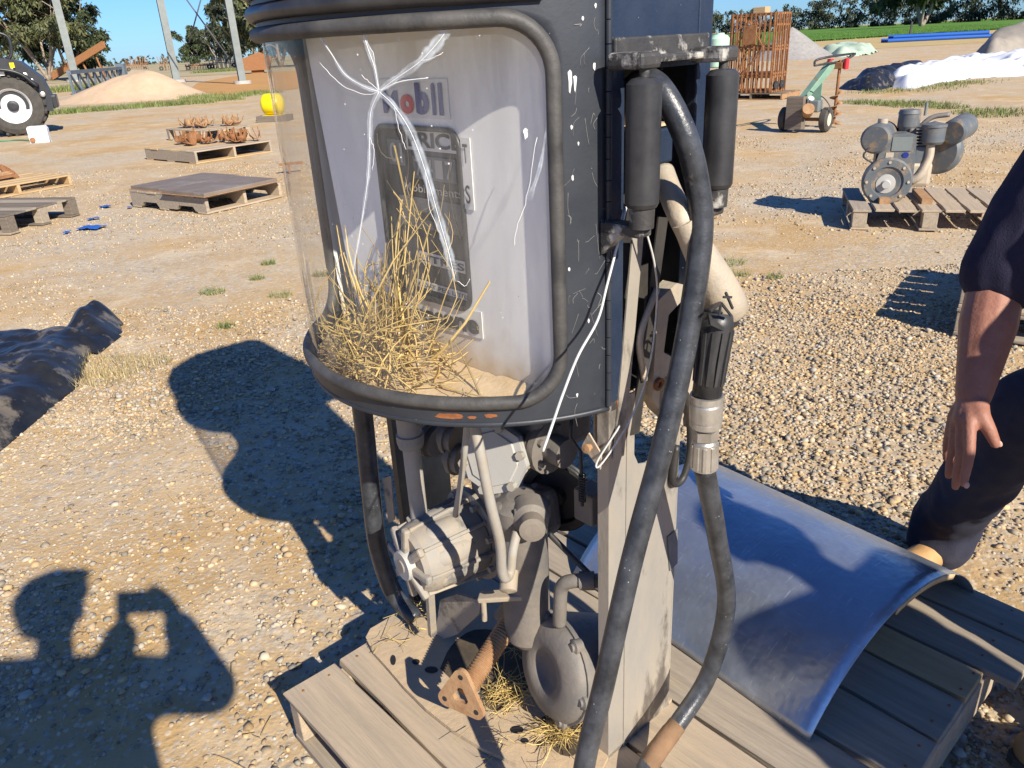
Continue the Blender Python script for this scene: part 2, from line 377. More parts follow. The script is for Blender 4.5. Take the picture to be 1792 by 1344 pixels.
def grass(name, centres, label, m, hmin, hmax, w, cat='grass'):
    """centres: (x, y, radius, count) clumps of single-triangle blades"""
    A = []
    for (gx, gy, rx, ry, k) in centres:
        r = np.sqrt(rng.uniform(0, 1, k)); t = rng.uniform(0, 6.28, k)
        A.append(np.stack([gx + r*rx*np.cos(t), gy + r*ry*np.sin(t)], 1))
    A = np.concatenate(A); n = len(A); t = rng.uniform(0, 6.28, n); h = rng.uniform(hmin, hmax, n); ln = rng.uniform(.1, .8, n)*h
    b = np.stack([A[:, 0], A[:, 1], np.full(n, -.012)], 1); ox, oy = np.cos(t), np.sin(t)
    ww = w*rng.uniform(.6, 1.3, n)
    v = np.stack([b + np.stack([-oy*ww, ox*ww, 0*h], 1), b + np.stack([oy*ww, -ox*ww, 0*h], 1), b + np.stack([ox*ln, oy*ln, h], 1)], 1)
    o = np_mesh(name, v.reshape(-1, 3), np.arange(3*n).reshape(-1, 3), m, col=np.repeat(rng.uniform(.6, 1.35, (n, 1))*np.ones(3), 3, 0))
    return tag(o, label, cat, kind='stuff')
mt['grass'] = M('green_grass', (.09, .16, .035), (.26, .24, .10), .7, scale=3, attr='tint', spec=.2)
mt['dry_grass'] = M('dry_grass', (.44, .35, .18), (.36, .29, .14), .8, scale=3, attr='tint', spec=.2)
mt['crop'] = M('green_crop', (.075, .17, .028), (.11, .21, .04), .7, scale=.4, attr='tint', spec=.2)
tufts = []
for px, py, r in ((372, 510, .05), (492, 517, .045), (1275, 458, .07), (1290, 480, .05), (1355, 485, .03), (450, 487, .03), (470, 460, .03), (395, 570, .03), (1240, 520, .03), (560, 480, .03)):
    g = G(px, py); tufts.append((g.x, g.y, r*2, r*1.5, 140))
grass('grass_tufts', tufts, 'small green weed tufts growing through the gravel', mt['grass'], .02, .06, .0022)
g = G(175, 640); 
grass('dead_grass', [(g.x, g.y, .42, .16, 900), (G(150, 665).x, G(150, 665).y, .25, .12, 500)], 'dead straw coloured grass beside the black plastic sheet', mt['dry_grass'], .02, .07, .002)
def strip(pts, rad, k):
    out = []
    for (a, b) in zip(pts, pts[1:]):
        for i in range(6):
            if random.random() < .28: continue
            p = a.lerp(b, (i+random.uniform(-.5, .5))/6); out.append((p.x + random.uniform(-rad, rad)*.4, p.y + random.uniform(-rad, rad)*.4, rad*random.uniform(.6, 1.3), rad*random.uniform(.5, 1.1), k))
    return out
grass('grass_strip', strip([G(105, 198), G(180, 193), G(260, 186), G(340, 181), G(420, 168), G(480, 160)], 1.1, 420) + strip([G(300, 178), G(370, 166)], 1.2, 420),
      'green grass verge along the foot of the sand heap', mt['grass'], .05, .24, .014)
grass('grass_patch', strip([G(345, 128), G(385, 126), G(420, 123)], 2.0, 260) + strip([G(95, 162), G(150, 158)], 2.2, 300) + [(G(205, 150).x, G(205, 150).y, 4, 2.5, 700)],
      'green weeds around the rusty farm implements', mt['grass'], .15, .55, .03)
grass('yard_grass', strip([G(1500, 180), G(1580, 183), G(1680, 192), G(1792, 205)], .55, 380) + strip([G(1560, 160), G(1640, 150), G(1700, 142)], .9, 200) + strip([G(1240, 150), G(1262, 125)], .8, 200),
      'patchy green grass in the yard in front of the white plastic', mt['grass'], .02, .11, .009)

# ---- paddocks and crop beyond the yard
def sheet(name, pts, z, m):
    mb = MB(); mb.add([(p[0], p[1], z) for p in pts], [tuple(range(len(pts)))]); return tag(mb.build(name, m), kind='structure')
mt['paddock'] = M('dry_paddock', (.43, .36, .23), (.34, .29, .17), .95, scale=.08, spec=.05, c3=((.24, .25, .10), .05, .55))
mt['orange_dirt'] = M('orange_dirt', (.50, .27, .10), (.42, .24, .10), .95, scale=.5, spec=.05, bump=.6, bscale=3)
mt['field'] = M('green_field', (.085, .18, .03), (.12, .22, .045), .9, scale=.07, spec=.05, bump=.6, bscale=2)
mt['stubble'] = M('straw_stubble', (.50, .38, .18), (.42, .31, .15), .95, scale=.4, spec=.05, bump=.5, bscale=4)
sheet('paddock', [(-1400, 700), (-260, 130), (-60, 92), (-20, 88), (8, 90), (30, 700), (30, 2600), (-1400, 2600)], .02, mt['paddock'])
sheet('orange_dirt_pad', [G(320, 166), G(345, 146), G(380, 138), G(470, 124), G(640, 108), G(640, 125), G(520, 155), G(440, 166)], .012, mt['orange_dirt'])
ft = [G(1230, 82), G(1330, 81), G(1400, 74.5), G(1470, 70), G(1600, 61), G(1850, 46)]
sheet('stubble_strip', [G(1300, 102), G(1500, 87), G(1800, 70), G(1990, 58), G(1990, 37)] + ft[::-1], .012, mt['stubble'])
fx = [(p.x, p.y) for p in ft]
far = [(430, 240), (900, 900), (330, 900), (140, 560)]
fld = MB(); k = [(a, b) for a, b in fx] + far
sheet('crop_field', [(a*1.004, b*1.004) for a, b in fx] + far, .16, mt['field'])
rows = []
for (a, b) in zip(ft, ft[1:]):
    L_ = (b-a).length
    for i in range(int(L_/1.2)): p = a.lerp(b, i/(L_/1.2)); rows.append((p.x+rng.uniform(0, 1), p.y + rng.uniform(0, 2), 1.2, 2.0, 60))
for _ in range(500):
    t = rng.uniform(0, 1); a = ft[0].lerp(ft[-1], t); q = rng.uniform(0, 1)**1.5*90; rows.append((a.x + q*.45, a.y + q, 2.2, 2.2, 60))
grass('crop', rows, 'dense green cereal crop on the field behind the yard', mt['crop'], .2, .38, .03, 'crop')

# ================================================================ THE FUEL PUMP
PN = Vector((.66, -.75, 0)).normalized(); PB = Vector((-PN.y, PN.x, 0)); PH = Vector((.161, 1.177, 0)); DECK = .15
pump = empty('fuel_pump', (PH.x, PH.y, DECK), math.atan2(PN.y, PN.x), 'old navy fuel pump with cracked curved window and lower cover removed, standing on pallet', 'fuel pump')
def pv(px, py, x=None, y=None, z=None):
    """photo pixel -> pump coordinates (x to its right, y to its back, z up from the yard) on one plane of the pump"""
    w = ray(px, py); o = Vector((0, 0, H)) - PH
    ol = Vector((o.dot(PN), o.dot(PB), H)); wl = Vector((w.dot(PN), w.dot(PB), w.z))
    t = (x-ol.x)/wl.x if x is not None else (y-ol.y)/wl.y if y is not None else (z-ol.z)/wl.z
    return ol + wl*t
RC, ACX, ACY = .394, -.38, .104
def arc(a, z, r=RC): a = R_(a); return Vector((ACX + r*math.cos(a), ACY - r*math.sin(a), z))
def pcyl(px, py, r=RC):
    """photo pixel -> (degrees, height) on the pump's curved front"""
    w = ray(px, py); o = Vector((0, 0, H)) - PH
    ox, oy, wx, wy = o.dot(PN)-ACX, o.dot(PB)-ACY, w.dot(PN), w.dot(PB)
    A, B, C = wx*wx+wy*wy, 2*(ox*wx+oy*wy), ox*ox+oy*oy-r*r
    t = (-B - math.sqrt(max(0, B*B-4*A*C)))/(2*A)
    return math.degrees(math.atan2(-(oy+wy*t), ox+wx*t)), H + w.z*t
def pb(mb, name, m, parent=None, bevel=0, seg=2):
    o = mb.build(name, mt[m] if isinstance(m, str) else m, parent or pump, bevel, seg)
    if parent is None: o.location = (0, 0, -DECK)
    return o
A0, A1 = 15.3, 164.7
WA0, WA1, WZ0, WZ1 = 28., 152., 1.018, 1.582
def rounded(a0, a1, z0, z1, rad, k=10):
    """rounded rectangle on the curved front as (deg, z) going round; rad in metres"""
    ra = math.degrees(rad/RC); out = []
    for (ca, cz, q) in ((a1-ra, z1-rad, 0), (a0+ra, z1-rad, 90), (a0+ra, z0+rad, 180), (a1-ra, z0+rad, 270)):
        for i in range(k+1):
            t = R_(q + 90*i/k); out.append((ca + ra*math.cos(t), cz + rad*math.sin(t)))
    dense = []
    for i, p in enumerate(out):
        q = out[(i+1) % len(out)]; n = max(1, int(abs(q[0]-p[0])/3), int(abs(q[1]-p[1])/.05))
        for j in range(n): dense.append((p[0]+(q[0]-p[0])*j/n, p[1]+(q[1]-p[1])*j/n))
    return dense
inner = rounded(WA0, WA1, WZ0, WZ1, .075)
ca, cz = (A0+A1)/2, (.976+1.64)/2
def outer_of(p):
    a, z = p
    ra = math.degrees(.075/RC)
    if z > WZ1-.075 and WA0+ra < a < WA1-ra: return (a, 1.64)
    if z < WZ0+.075 and WA0+ra < a < WA1-ra: return (a, .976)
    if WZ0+.075 <= z <= WZ1-.075: return (A1 if a > ca else A0, z)
    # corners: spread along the two outer edges
    ox, oz = (WA1-ra, 1 if z > cz else -1) if a > ca else (WA0+ra, 1 if z > cz else -1)
    t = math.atan2(abs(z-(WZ1-.075 if z > cz else WZ0+.075)), abs(a-ox)/ra*.075)/(math.pi/2)
    za, zb = (WZ1-.075, 1.64) if z > cz else (WZ0+.075, .976)
    ea = A1 if a > ca else A0
    return (ea, za + (zb-za)*t*2) if t < .5 else (ea + (ox-ea)*(t-.5)*2, zb)
outer = [outer_of(p) for p in inner]
mb = MB(); n = len(inner); V = []; F = []; K = 5
for k in range(K+1):
    for p, q in zip(inner, outer): t = k/K; V.append(arc(p[0]+(q[0]-p[0])*t, p[1]+(q[1]-p[1])*t))
for k in range(K):
    for i in range(n): F.append((k*n+i, (k+1)*n+i, (k+1)*n+(i+1) % n, k*n+(i+1) % n))
mb.add(V, F, True)
shell = pb(mb, 'front_shell', 'navy_paint'); sm = shell.modifiers.new('s', 'SOLIDIFY'); sm.thickness = .003; sm.offset = 0
aa = np.linspace(A0, A1, 60)
pb(MB().tube([arc(a, .978, RC-.002) for a in aa], .0055, 8), 'bottom_lip', 'navy_paint', shell)
mb = MB()
for a, dz, w_, h_ in ((55, .018, .028, .006), (49.5, .017, .008, .003), (45, .020, .012, .004)):   # rust scabs on the rim
    mb.add([arc(a + math.degrees(w_/RC)*math.cos(t)*random.uniform(.75, 1.1), .976+dz + h_*math.sin(t)*random.uniform(.7, 1.1), RC+.0026) for t in np.linspace(0, 6.28, 22)[:-1]], [tuple(range(21))])
mt['rust_bright'] = M('orange_rust', (.30, .10, .03), (.18, .07, .03), .9, scale=60)
pb(mb, 'rust_patch', 'rust_bright', shell)
mt['scuff'] = M('pale_scuffs', (.30, .29, .26), (.20, .19, .17), .8, scale=60); mt['dropping'] = M('bird_dropping', (.72, .72, .70), (.5, .5, .48), .8, scale=60)
mb = MB()
for _ in range(44):                                            # cobweb threads and scratches on the bare strip beside the window
    a_, z_ = random.uniform(16.5, 25.5), random.uniform(1.0, 1.6); da, dz = random.gauss(0, 1.6), random.gauss(0, .022)
    mb.tube(catmull([arc(a_, z_, RC+.0018), arc(a_+da*.5+random.gauss(0, .4), z_+dz*.5+random.gauss(0, .004), RC+.0018), arc(a_+da, z_+dz, RC+.0018)], 4), random.uniform(.00025, .0006), 3)
tag(pb(mb, 'scuff_marks', 'scuff', shell), kind='stuff')
for px_, py_, r_d, ln_ in ((997, 128, .0045, .026), (1006, 137, .004, .02), (1040, 113, .003, .008), (1002, 310, .003, .006), (1000, 222, .0028, .004), (1012, 250, .002, .004), (996, 470, .0025, .005), (920, 230, .0045, .012), (1030, 560, .0025, .005), (1010, 690, .0025, .006), (1042, 9, .003, .004), (1020, 32, .0028, .003)):
    a_, z_ = pcyl(px_, py_, RC+.002)
    mb = MB().add([arc(a_ + math.degrees(r_d*.8/RC)*math.cos(t)*random.uniform(.6, 1.1), z_ + (r_d if math.sin(t) > 0 else ln_)*math.sin(t)*random.uniform(.7, 1.1), RC+.0024) for t in np.linspace(0, 6.28, 13)[:-1]], [tuple(range(12))])
    pb(mb, 'bird_dropping', 'dropping', shell)
# upper casing with its two ribs, domed top
mb = MB(); ring = [arc(a, 0, RC+.004) for a in np.linspace(A0, A1, 48)] + [Vector((-.76, .34, 0)), Vector((-.70, .38, 0)), Vector((-.06, .38, 0)), Vector((0, .34, 0))]
cen = Vector((-.38, .06, 0)); prof = [(1.625, 1.), (1.83, 1.), (1.89, .98), (1.93, .93), (1.955, .85), (1.97, .72), (1.98, .3)]
V = [(cen + (p-cen)*s_ + Vector((0, 0, z_))) for z_, s_ in prof for p in ring]; m_ = len(ring)
F = [((k)*m_+i, k*m_+(i+1) % m_, (k+1)*m_+(i+1) % m_, (k+1)*m_+i) for k in range(len(prof)-1) for i in range(m_)] + [tuple(range((len(prof)-1)*m_, len(prof)*m_))]
mb.add(V, F, True); pb(mb, 'top_casing', 'navy_paint')
pb(MB().tube([arc(a, 1.612, RC+.004) for a in np.linspace(30, 150, 50)], .013, 10), 'trim_band', 'rubber')
pb(MB().tube([arc(a, 1.648, RC+.004) for a in np.linspace(22, 158, 50)], .017, 10), 'trim_band', 'rubber')
# window: gasket, clear pane, taped star crack
pb(MB().tube([arc(a, z, RC+.003) for a, z in inner], .0115, 10, closed=True), 'window_gasket', 'gasket')
def acrylic():
    m = bpy.data.materials.new('dusty_clear_acrylic'); m.use_nodes = True; nt = m.node_tree; N, L = nt.nodes, nt.links
    out = N['Material Output']; N.remove(N['Principled BSDF'])
    tr = N.new('ShaderNodeBsdfTransparent'); tr.inputs[0].default_value = (.94, .935, .92, 1)
    gl = N.new('ShaderNodeBsdfGlossy'); gl.inputs['Roughness'].default_value = .06; gl.inputs[0].default_value = (1, 1, 1, 1)
    lw0 = N.new('ShaderNodeLayerWeight'); lw0.inputs[0].default_value = .5
    pw = N.new('ShaderNodeMath'); pw.operation = 'POWER'; pw.inputs[1].default_value = 4.; L.new(lw0.outputs['Facing'], pw.inputs[0])
    lw = N.new('ShaderNodeMapRange'); lw.inputs[3].default_value = .018; lw.inputs[4].default_value = .7; L.new(pw.outputs[0], lw.inputs[0])
    mx = N.new('ShaderNodeMixShader'); L.new(lw.outputs[0], mx.inputs[0]); L.new(tr.outputs[0], mx.inputs[1]); L.new(gl.outputs[0], mx.inputs[2])
    df = N.new('ShaderNodeBsdfDiffuse'); df.inputs[0].default_value = (.74, .74, .74, 1)
    tc = N.new('ShaderNodeTexCoord'); mp = N.new('ShaderNodeMapping'); mp.inputs['Scale'].default_value = (9, 9, 1.4); L.new(tc.outputs['Object'], mp.inputs[0])
    nz = N.new('ShaderNodeTexNoise'); nz.inputs['Scale'].default_value = 2.2; nz.inputs['Detail'].default_value = 7; nz.inputs['Roughness'].default_value = .7; L.new(mp.outputs[0], nz.inputs['Vector'])
    rg = N.new('ShaderNodeMapRange'); rg.inputs[1].default_value = .38; rg.inputs[2].default_value = .8; rg.inputs[3].default_value = .02; rg.inputs[4].default_value = .14; L.new(nz.outputs[0], rg.inputs[0])
    vo = N.new('ShaderNodeTexVoronoi'); vo.inputs['Scale'].default_value = 46; L.new(tc.outputs['Object'], vo.inputs['Vector'])
    sp = N.new('ShaderNodeMapRange'); sp.inputs[1].default_value = .075; sp.inputs[2].default_value = .05; sp.inputs[4].default_value = .9; L.new(vo.outputs['Distance'], sp.inputs[0])
    n2 = N.new('ShaderNodeTexNoise'); n2.inputs['Scale'].default_value = 6.5; L.new(tc.outputs['Object'], n2.inputs['Vector']); r2_ = N.new('ShaderNodeMapRange'); r2_.inputs[1].default_value = .5; r2_.inputs[2].default_value = .58; L.new(n2.outputs[0], r2_.inputs[0])
    m3 = N.new('ShaderNodeMath'); m3.operation = 'MULTIPLY'; L.new(sp.outputs[0], m3.inputs[0]); L.new(r2_.outputs[0], m3.inputs[1])
    ad = N.new('ShaderNodeMath'); ad.operation = 'MAXIMUM'; L.new(rg.outputs[0], ad.inputs[0]); L.new(m3.outputs[0], ad.inputs[1])
    m2 = N.new('ShaderNodeMixShader'); L.new(ad.outputs[0], m2.inputs[0]); L.new(mx.outputs[0], m2.inputs[1]); L.new(df.outputs[0], m2.inputs[2])
    L.new(m2.outputs[0], out.inputs['Surface']); return m
mb = MB(); za = np.linspace(WZ0-.006, WZ1+.006, 8); wa = np.linspace(WA0-1, WA1+1, 50)
mb.add([arc(a, z, RC-.004) for z in za for a in wa], [(j*50+i, j*50+i+1, (j+1)*50+i+1, (j+1)*50+i) for j in range(7) for i in range(49)], True)
pane = pb(mb, 'window_pane', acrylic())
def sealant():
    m = bpy.data.materials.new('milky_crack_sealant'); m.use_nodes = True; N, L = m.node_tree.nodes, m.node_tree.links
    bs = N['Principled BSDF']; bs.inputs['Base Color'].default_value = (.70, .77, .84, 1); bs.inputs['Roughness'].default_value = .35
    tc = N.new('ShaderNodeTexCoord'); nz = N.new('ShaderNodeTexNoise'); nz.inputs['Scale'].default_value = 38; nz.inputs['Detail'].default_value = 5; L.new(tc.outputs['Object'], nz.inputs['Vector'])
    rg = N.new('ShaderNodeMapRange'); rg.inputs[1].default_value = .32; rg.inputs[2].default_value = .7; rg.inputs[3].default_value = .35; rg.inputs[4].default_value = 1.5
    L.new(nz.outputs[0], rg.inputs[0]); ca = N.new('ShaderNodeAttribute'); ca.attribute_name = 'cover'; ml = N.new('ShaderNodeMath'); ml.operation = 'MULTIPLY'; L.new(rg.outputs[0], ml.inputs[0]); L.new(ca.outputs['Fac'], ml.inputs[1]); L.new(ml.outputs[0], bs.inputs['Alpha']); return m
SEAL = sealant(); mt['crack_line'] = M('crack_edge', (.85, .85, .84), (.7, .7, .7), .4, scale=50)
def crack(pix, w0, w1, line=True):
    P = [Vector((*pcyl(*p), 0)) for p in pix]; P = catmull(P, 7); nP = len(P); mb = MB(); V = []
    for i, p in enumerate(P):
        d = P[min(i+1, nP-1)] - P[max(i-1, 0)]; dx, dz = R_(d.x)*RC, d.y; l = math.hypot(dx, dz) or 1
        w = w0 + (w1-w0)*i/(nP-1); w *= .85 + .45*mnoise.noise((p.x*.45, p.y*30, w0*900)) + random.uniform(-.12, .12)
        for s_ in (-1, -.6, 0, .6, 1): V.append(arc(p.x + math.degrees(-dz/l*w*s_/RC), p.y + dx/l*w*s_, RC+.0015))
    mb.add(V, [(5*i+q, 5*i+q+1, 5*i+q+6, 5*i+q+5) for i in range(nP-1) for q in range(4)], True)
    o = pb(mb, 'sealed_crack', SEAL, pane); at_ = o.data.color_attributes.new('cover', 'FLOAT_COLOR', 'POINT')
    for i in range(nP):
        for q in range(5): k_ = (0, .46, .24, .40, 0)[q]*min(1, (nP-1-i)/5+.15)*random.uniform(.85, 1.15); at_.data[5*i+q].color = (k_, k_, k_, 1)
    if line: pb(MB().tube([arc(p.x, p.y, RC+.0015) for p in P], .0005, 5), 'crack_line', 'crack_line', pane)
crack([(664, 160), (640, 152), (605, 130), (580, 92), (556, 58)], .004, .0035)
crack([(664, 160), (657, 120), (645, 85), (634, 50)], .003, .0065)
crack([(664, 160), (690, 140), (735, 108), (770, 70), (790, 38)], .005, .013)
crack([(664, 160), (700, 143), (750, 136)], .002, .001)
crack([(664, 160), (690, 185), (720, 232), (745, 300), (768, 380), (785, 440), (797, 492)], .006, .011)
crack([(664, 160), (650, 195), (648, 240), (645, 310), (632, 400), (618, 480)], .006, .003)
crack([(958, 210), (945, 290), (925, 350)], .001, .006, False)
for pz in ([(664, 160), (652, 148), (632, 132)], [(664, 160), (640, 165), (600, 150), (560, 110)], [(664, 160), (655, 100), (636, 60)], [(690, 185), (700, 230), (712, 262)], [(745, 300), (752, 360), (775, 420)], [(648, 240), (655, 262), (652, 300)], [(800, 492), (815, 500), (822, 488)], [(940, 240), (925, 330), (905, 400), (900, 430)], [(735, 108), (760, 100), (775, 92)]):
    P_ = catmull([Vector((*pcyl(*p), 0)) for p in pz], 6); pb(MB().tube([arc(p.x + random.gauss(0, .12), p.y + random.gauss(0, .0006), RC+.001) for p in P_], .00045, 4), 'hairline_crack', 'crack_line', pane)
# inside: white face plate with a long window onto the dials
YP = -.08
def pq(px, py): return pv(px, py, y=YP)
sx0, sx1, sz1, sz0 = pq(668, 300).x-.004, pq(800, 300).x+.012, 1.425, 1.118
mb = MB()
x0, x1, z0, z1 = -.715, -.045, .99, 1.62; r_ = .028
def rr2(xa, xb, za_, zb_, r, k=5):
    o = []
    for (c_x, c_z, q) in ((xb-r, zb_-r, 0), (xa+r, zb_-r, 90), (xa+r, za_+r, 180), (xb-r, za_+r, 270)):
        for i in range(k+1): t = R_(q+90*i/k); o.append((c_x+r*math.cos(t), c_z+r*math.sin(t)))
    return o
hole = rr2(sx0, sx1, sz0, sz1, r_); big = []
for hx, hz in hole:
    dx, dz = hx-(sx0+sx1)/2, hz-(sz0+sz1)/2
    t = min((x1-(sx0+sx1)/2)/dx if dx > 0 else (x0-(sx0+sx1)/2)/dx if dx < 0 else 9e9, (z1-(sz0+sz1)/2)/dz if dz > 0 else (z0-(sz0+sz1)/2)/dz if dz < 0 else 9e9)
    big.append(((sx0+sx1)/2+dx*t, (sz0+sz1)/2+dz*t))
n = len(hole)
mb.add([(a, YP, b) for a, b in hole] + [(a, YP, b) for a, b in big], [(i, n+i, n+(i+1) % n, (i+1) % n) for i in range(n)])
mb.add([(x0, YP, z0), (x0, YP, z1), (x1, YP, z1), (x1, YP, z0)] + [(x0-.03, YP+.14, z0), (x0-.03, YP+.14, z1), (x1+.03, YP+.1, z1), (x1+.03, YP+.1, z0)], [(0, 4, 5, 1), (2, 6, 7, 3)])
# fill the four corners between the fan and the plate rectangle
for cxx, czz in ((x0, z0), (x0, z1), (x1, z0), (x1, z1)):
    near = sorted(big, key=lambda p: (p[0]-cxx)**2+(p[1]-czz)**2)
    ea = [p for p in near if abs(p[0]-cxx) < 1e-6][:1]; eb = [p for p in near if abs(p[1]-czz) < 1e-6][:1]
    if ea and eb: mb.add([(cxx, YP, czz), (ea[0][0], YP, ea[0][1]), (eb[0][0], YP, eb[0][1])], [(0, 1, 2)])
def dusty_white():
    m = M('off_white_enamel_dusty_foot', (.90, .90, .89), (.84, .84, .825), .55, scale=3, specks=((.25, .22, .18), 34, .05), spec=.3); N, L = m.node_tree.nodes, m.node_tree.links
    bs = N['Principled BSDF']; old = bs.inputs['Base Color'].links[0].from_socket; tc = N.new('ShaderNodeTexCoord'); sx = N.new('ShaderNodeSeparateXYZ'); L.new(tc.outputs['Object'], sx.inputs[0])
    nz = N.new('ShaderNodeTexNoise'); nz.inputs['Scale'].default_value = 22; nz.inputs['Detail'].default_value = 6; L.new(tc.outputs['Object'], nz.inputs['Vector'])
    ad = N.new('ShaderNodeMath'); ad.operation = 'MULTIPLY_ADD'; L.new(nz.outputs[0], ad.inputs[0]); ad.inputs[1].default_value = .11; L.new(sx.outputs[2], ad.inputs[2])
    rg = N.new('ShaderNodeMapRange'); rg.inputs[1].default_value = 1.145; rg.inputs[2].default_value = 1.06; L.new(ad.outputs[0], rg.inputs[0])      # splashed-up dust clinging to the foot of the plate
    mx = N.new('ShaderNodeMix'); mx.data_type = 'RGBA'; L.new(rg.outputs[0], mx.inputs[0]); L.new(old, mx.inputs[6]); mx.inputs[7].default_value = (.58, .45, .29, 1); L.new(mx.outputs[2], bs.inputs['Base Color']); return m
face = pb(mb, 'face_plate', dusty_white())
pb(MB().tube([(a, YP-.002, b) for a, b in hole], .005, 6, closed=True), 'dial_frame', 'rubber', face)
pb(MB().box(((sx0+sx1)/2, YP+.02, (sz0+sz1)/2), (sx1-sx0+.03, .004, sz1-sz0+.03)), 'dial_backing', 'black_steel', face)
mt['dial_white'] = M('dial_white', (.80, .80, .78), (.70, .70, .68), .5, scale=20)
mt['dial_grey'] = M('dial_grey', (.20, .20, .20), (.13, .13, .13), .5, scale=20)
mt['ink_black'] = M('black_ink', (.015, .015, .016), (.03, .03, .03), .5)
mt['ink_blue'] = M('blue_ink', (.012, .025, .20), (.02, .035, .24), .4)
mt['ink_red'] = M('red_ink', (.62, .03, .04), (.55, .03, .04), .4)
mt['pale_ink'] = M('pale_ink', (.55, .53, .46), (.45, .43, .38), .5)
def text(s_, x0, x1, z0, z1, y, m, parent, bold=0.02, name='lettering', shear=0.):
    """flat lettering stretched into a rectangle of the pump face; shear tilts the line"""
    cu = bpy.data.curves.new('t', 'FONT'); cu.body = s_; cu.offset = bold; cu.resolution_u = 4
    ob = bpy.data.objects.new('t', cu); COL.objects.link(ob)
    me = bpy.data.meshes.new_from_object(ob.evaluated_get(bpy.context.evaluated_depsgraph_get())); bpy.data.objects.remove(ob)
    c = np.zeros(len(me.vertices)*3); me.vertices.foreach_get('co', c); c = c.reshape(-1, 3)
    lo, hi = c.min(0), c.max(0); t = (c-lo)/np.maximum(hi-lo, 1e-6)
    X = x0 + t[:, 0]*(x1-x0); Z = z0 + t[:, 1]*(z1-z0) + shear*(t[:, 0]-.5)
    o = np.stack([X, np.full(len(X), y), Z], 1); me.vertices.foreach_set('co', o.ravel()); me.update()
    ob = bpy.data.objects.new(name, me); COL.objects.link(ob); me.materials.append(mt[m]); ob.parent = parent
    return ob
def card(x0, x1, z0, z1, y, m, name, parent=None, shear=0.):
    mb = MB().prism([(x0, y, z0-shear/2), (x1, y, z0+shear/2), (x1, y, z1+shear/2), (x0, y, z1-shear/2)], (0, .0015, 0)); return pb(mb, name, m, parent)
a, b = pq(672, 170).x-.012, pq(786, 170).x
lo_, hi_ = pq(725, 206).z, pq(725, 138).z
lg = card(a, b, lo_, hi_, YP-.0025, 'dial_white', 'logo_card'); w_ = (b-a)
zz0, zz1 = lo_+.006, hi_-.006
yT = YP-.0042
text('M', a+.012, a+.30*w_, zz0, zz1-.012, yT, 'ink_blue', lg, .05)
text('o', a+.33*w_, a+.53*w_, zz0, zz1-.018, yT, 'ink_red', lg, .06)
text('b', a+.56*w_, a+.745*w_, zz0, zz1, yT, 'ink_blue', lg, .06)
text('i', a+.785*w_, a+.84*w_, zz0, zz1, yT, 'ink_blue', lg, .06)
text('l', a+.88*w_, a+.935*w_, zz0, zz1, yT, 'ink_blue', lg, .06)
# kerosene sticker, stuck on crooked
a, b = pq(684, 530).x, pq(843, 530).x; zl, zh = 1.062, 1.112; sh_ = .022
ks = card(a, b, zl, zh, YP-.0025, 'dial_white', 'product_sticker', shear=sh_)
text('Kerosene', a+.008, b-.008, zl+.006, zh-.006, yT, 'ink_black', ks, .035, shear=sh_*.94)
# dials behind the slot: stickers, counter wheels and glass strip
YD = YP+.014; sw_ = sx1-sx0
mid = lambda t: sx0 + sw_*t
d1 = card(mid(.30), mid(.98), 1.385, 1.42, YD, 'dial_white', 'price_label'); text('PRICE', mid(.33), mid(.95), 1.39, 1.416, YD-.0012, 'ink_black', d1, .03)
d2 = card(mid(.05), mid(.26), 1.355, 1.40, YD, 'dial_grey', 'counter_window'); text('01', mid(.08), mid(.24), 1.36, 1.395, YD-.0012, 'pale_ink', d2, .02)
d3 = card(mid(.36), mid(.86), 1.335, 1.375, YD, 'dial_grey', 'counter_window')
for q in range(4): text(str((7, 4, 1, 7)[q]), mid(.39+.12*q), mid(.48+.12*q), 1.34, 1.371, YD-.0012, 'pale_ink', d3, .02)
text('Mobiluments', mid(.2), mid(.9), 1.31, 1.325, YD+.003, 'pale_ink', face, .01)
d4 = card(mid(.12), mid(.94), 1.245, 1.30, YD+.001, 'dial_grey', 'dial_plate')
pb(MB().box((mid(.55), YD-.004, 1.27), (.05, .006, .012)), 'dial_slot', 'ink_black', face)
d5 = card(mid(.30), mid(.92), 1.178, 1.20, YD, 'dial_white', 'litres_label'); text('LITRES', mid(.34), mid(.88), 1.182, 1.196, YD-.0012, 'ink_black', d5, .02)
d6 = card(mid(.25), mid(.95), 1.128, 1.142, YD, 'dial_white', 'cost_label'); text('COST PER LITRE', mid(.28), mid(.92), 1.131, 1.139, YD-.0012, 'ink_black', d6, .01)
sd = card(mid(1.02), mid(1.12), 1.30, 1.415, YP-.0025, 'dial_white', 'side_label'); text('T', mid(1.045), mid(1.095), 1.375, 1.405, yT, 'ink_black', sd, .01); text('S', mid(1.045), mid(1.095), 1.31, 1.34, yT, 'ink_black', sd, .01)
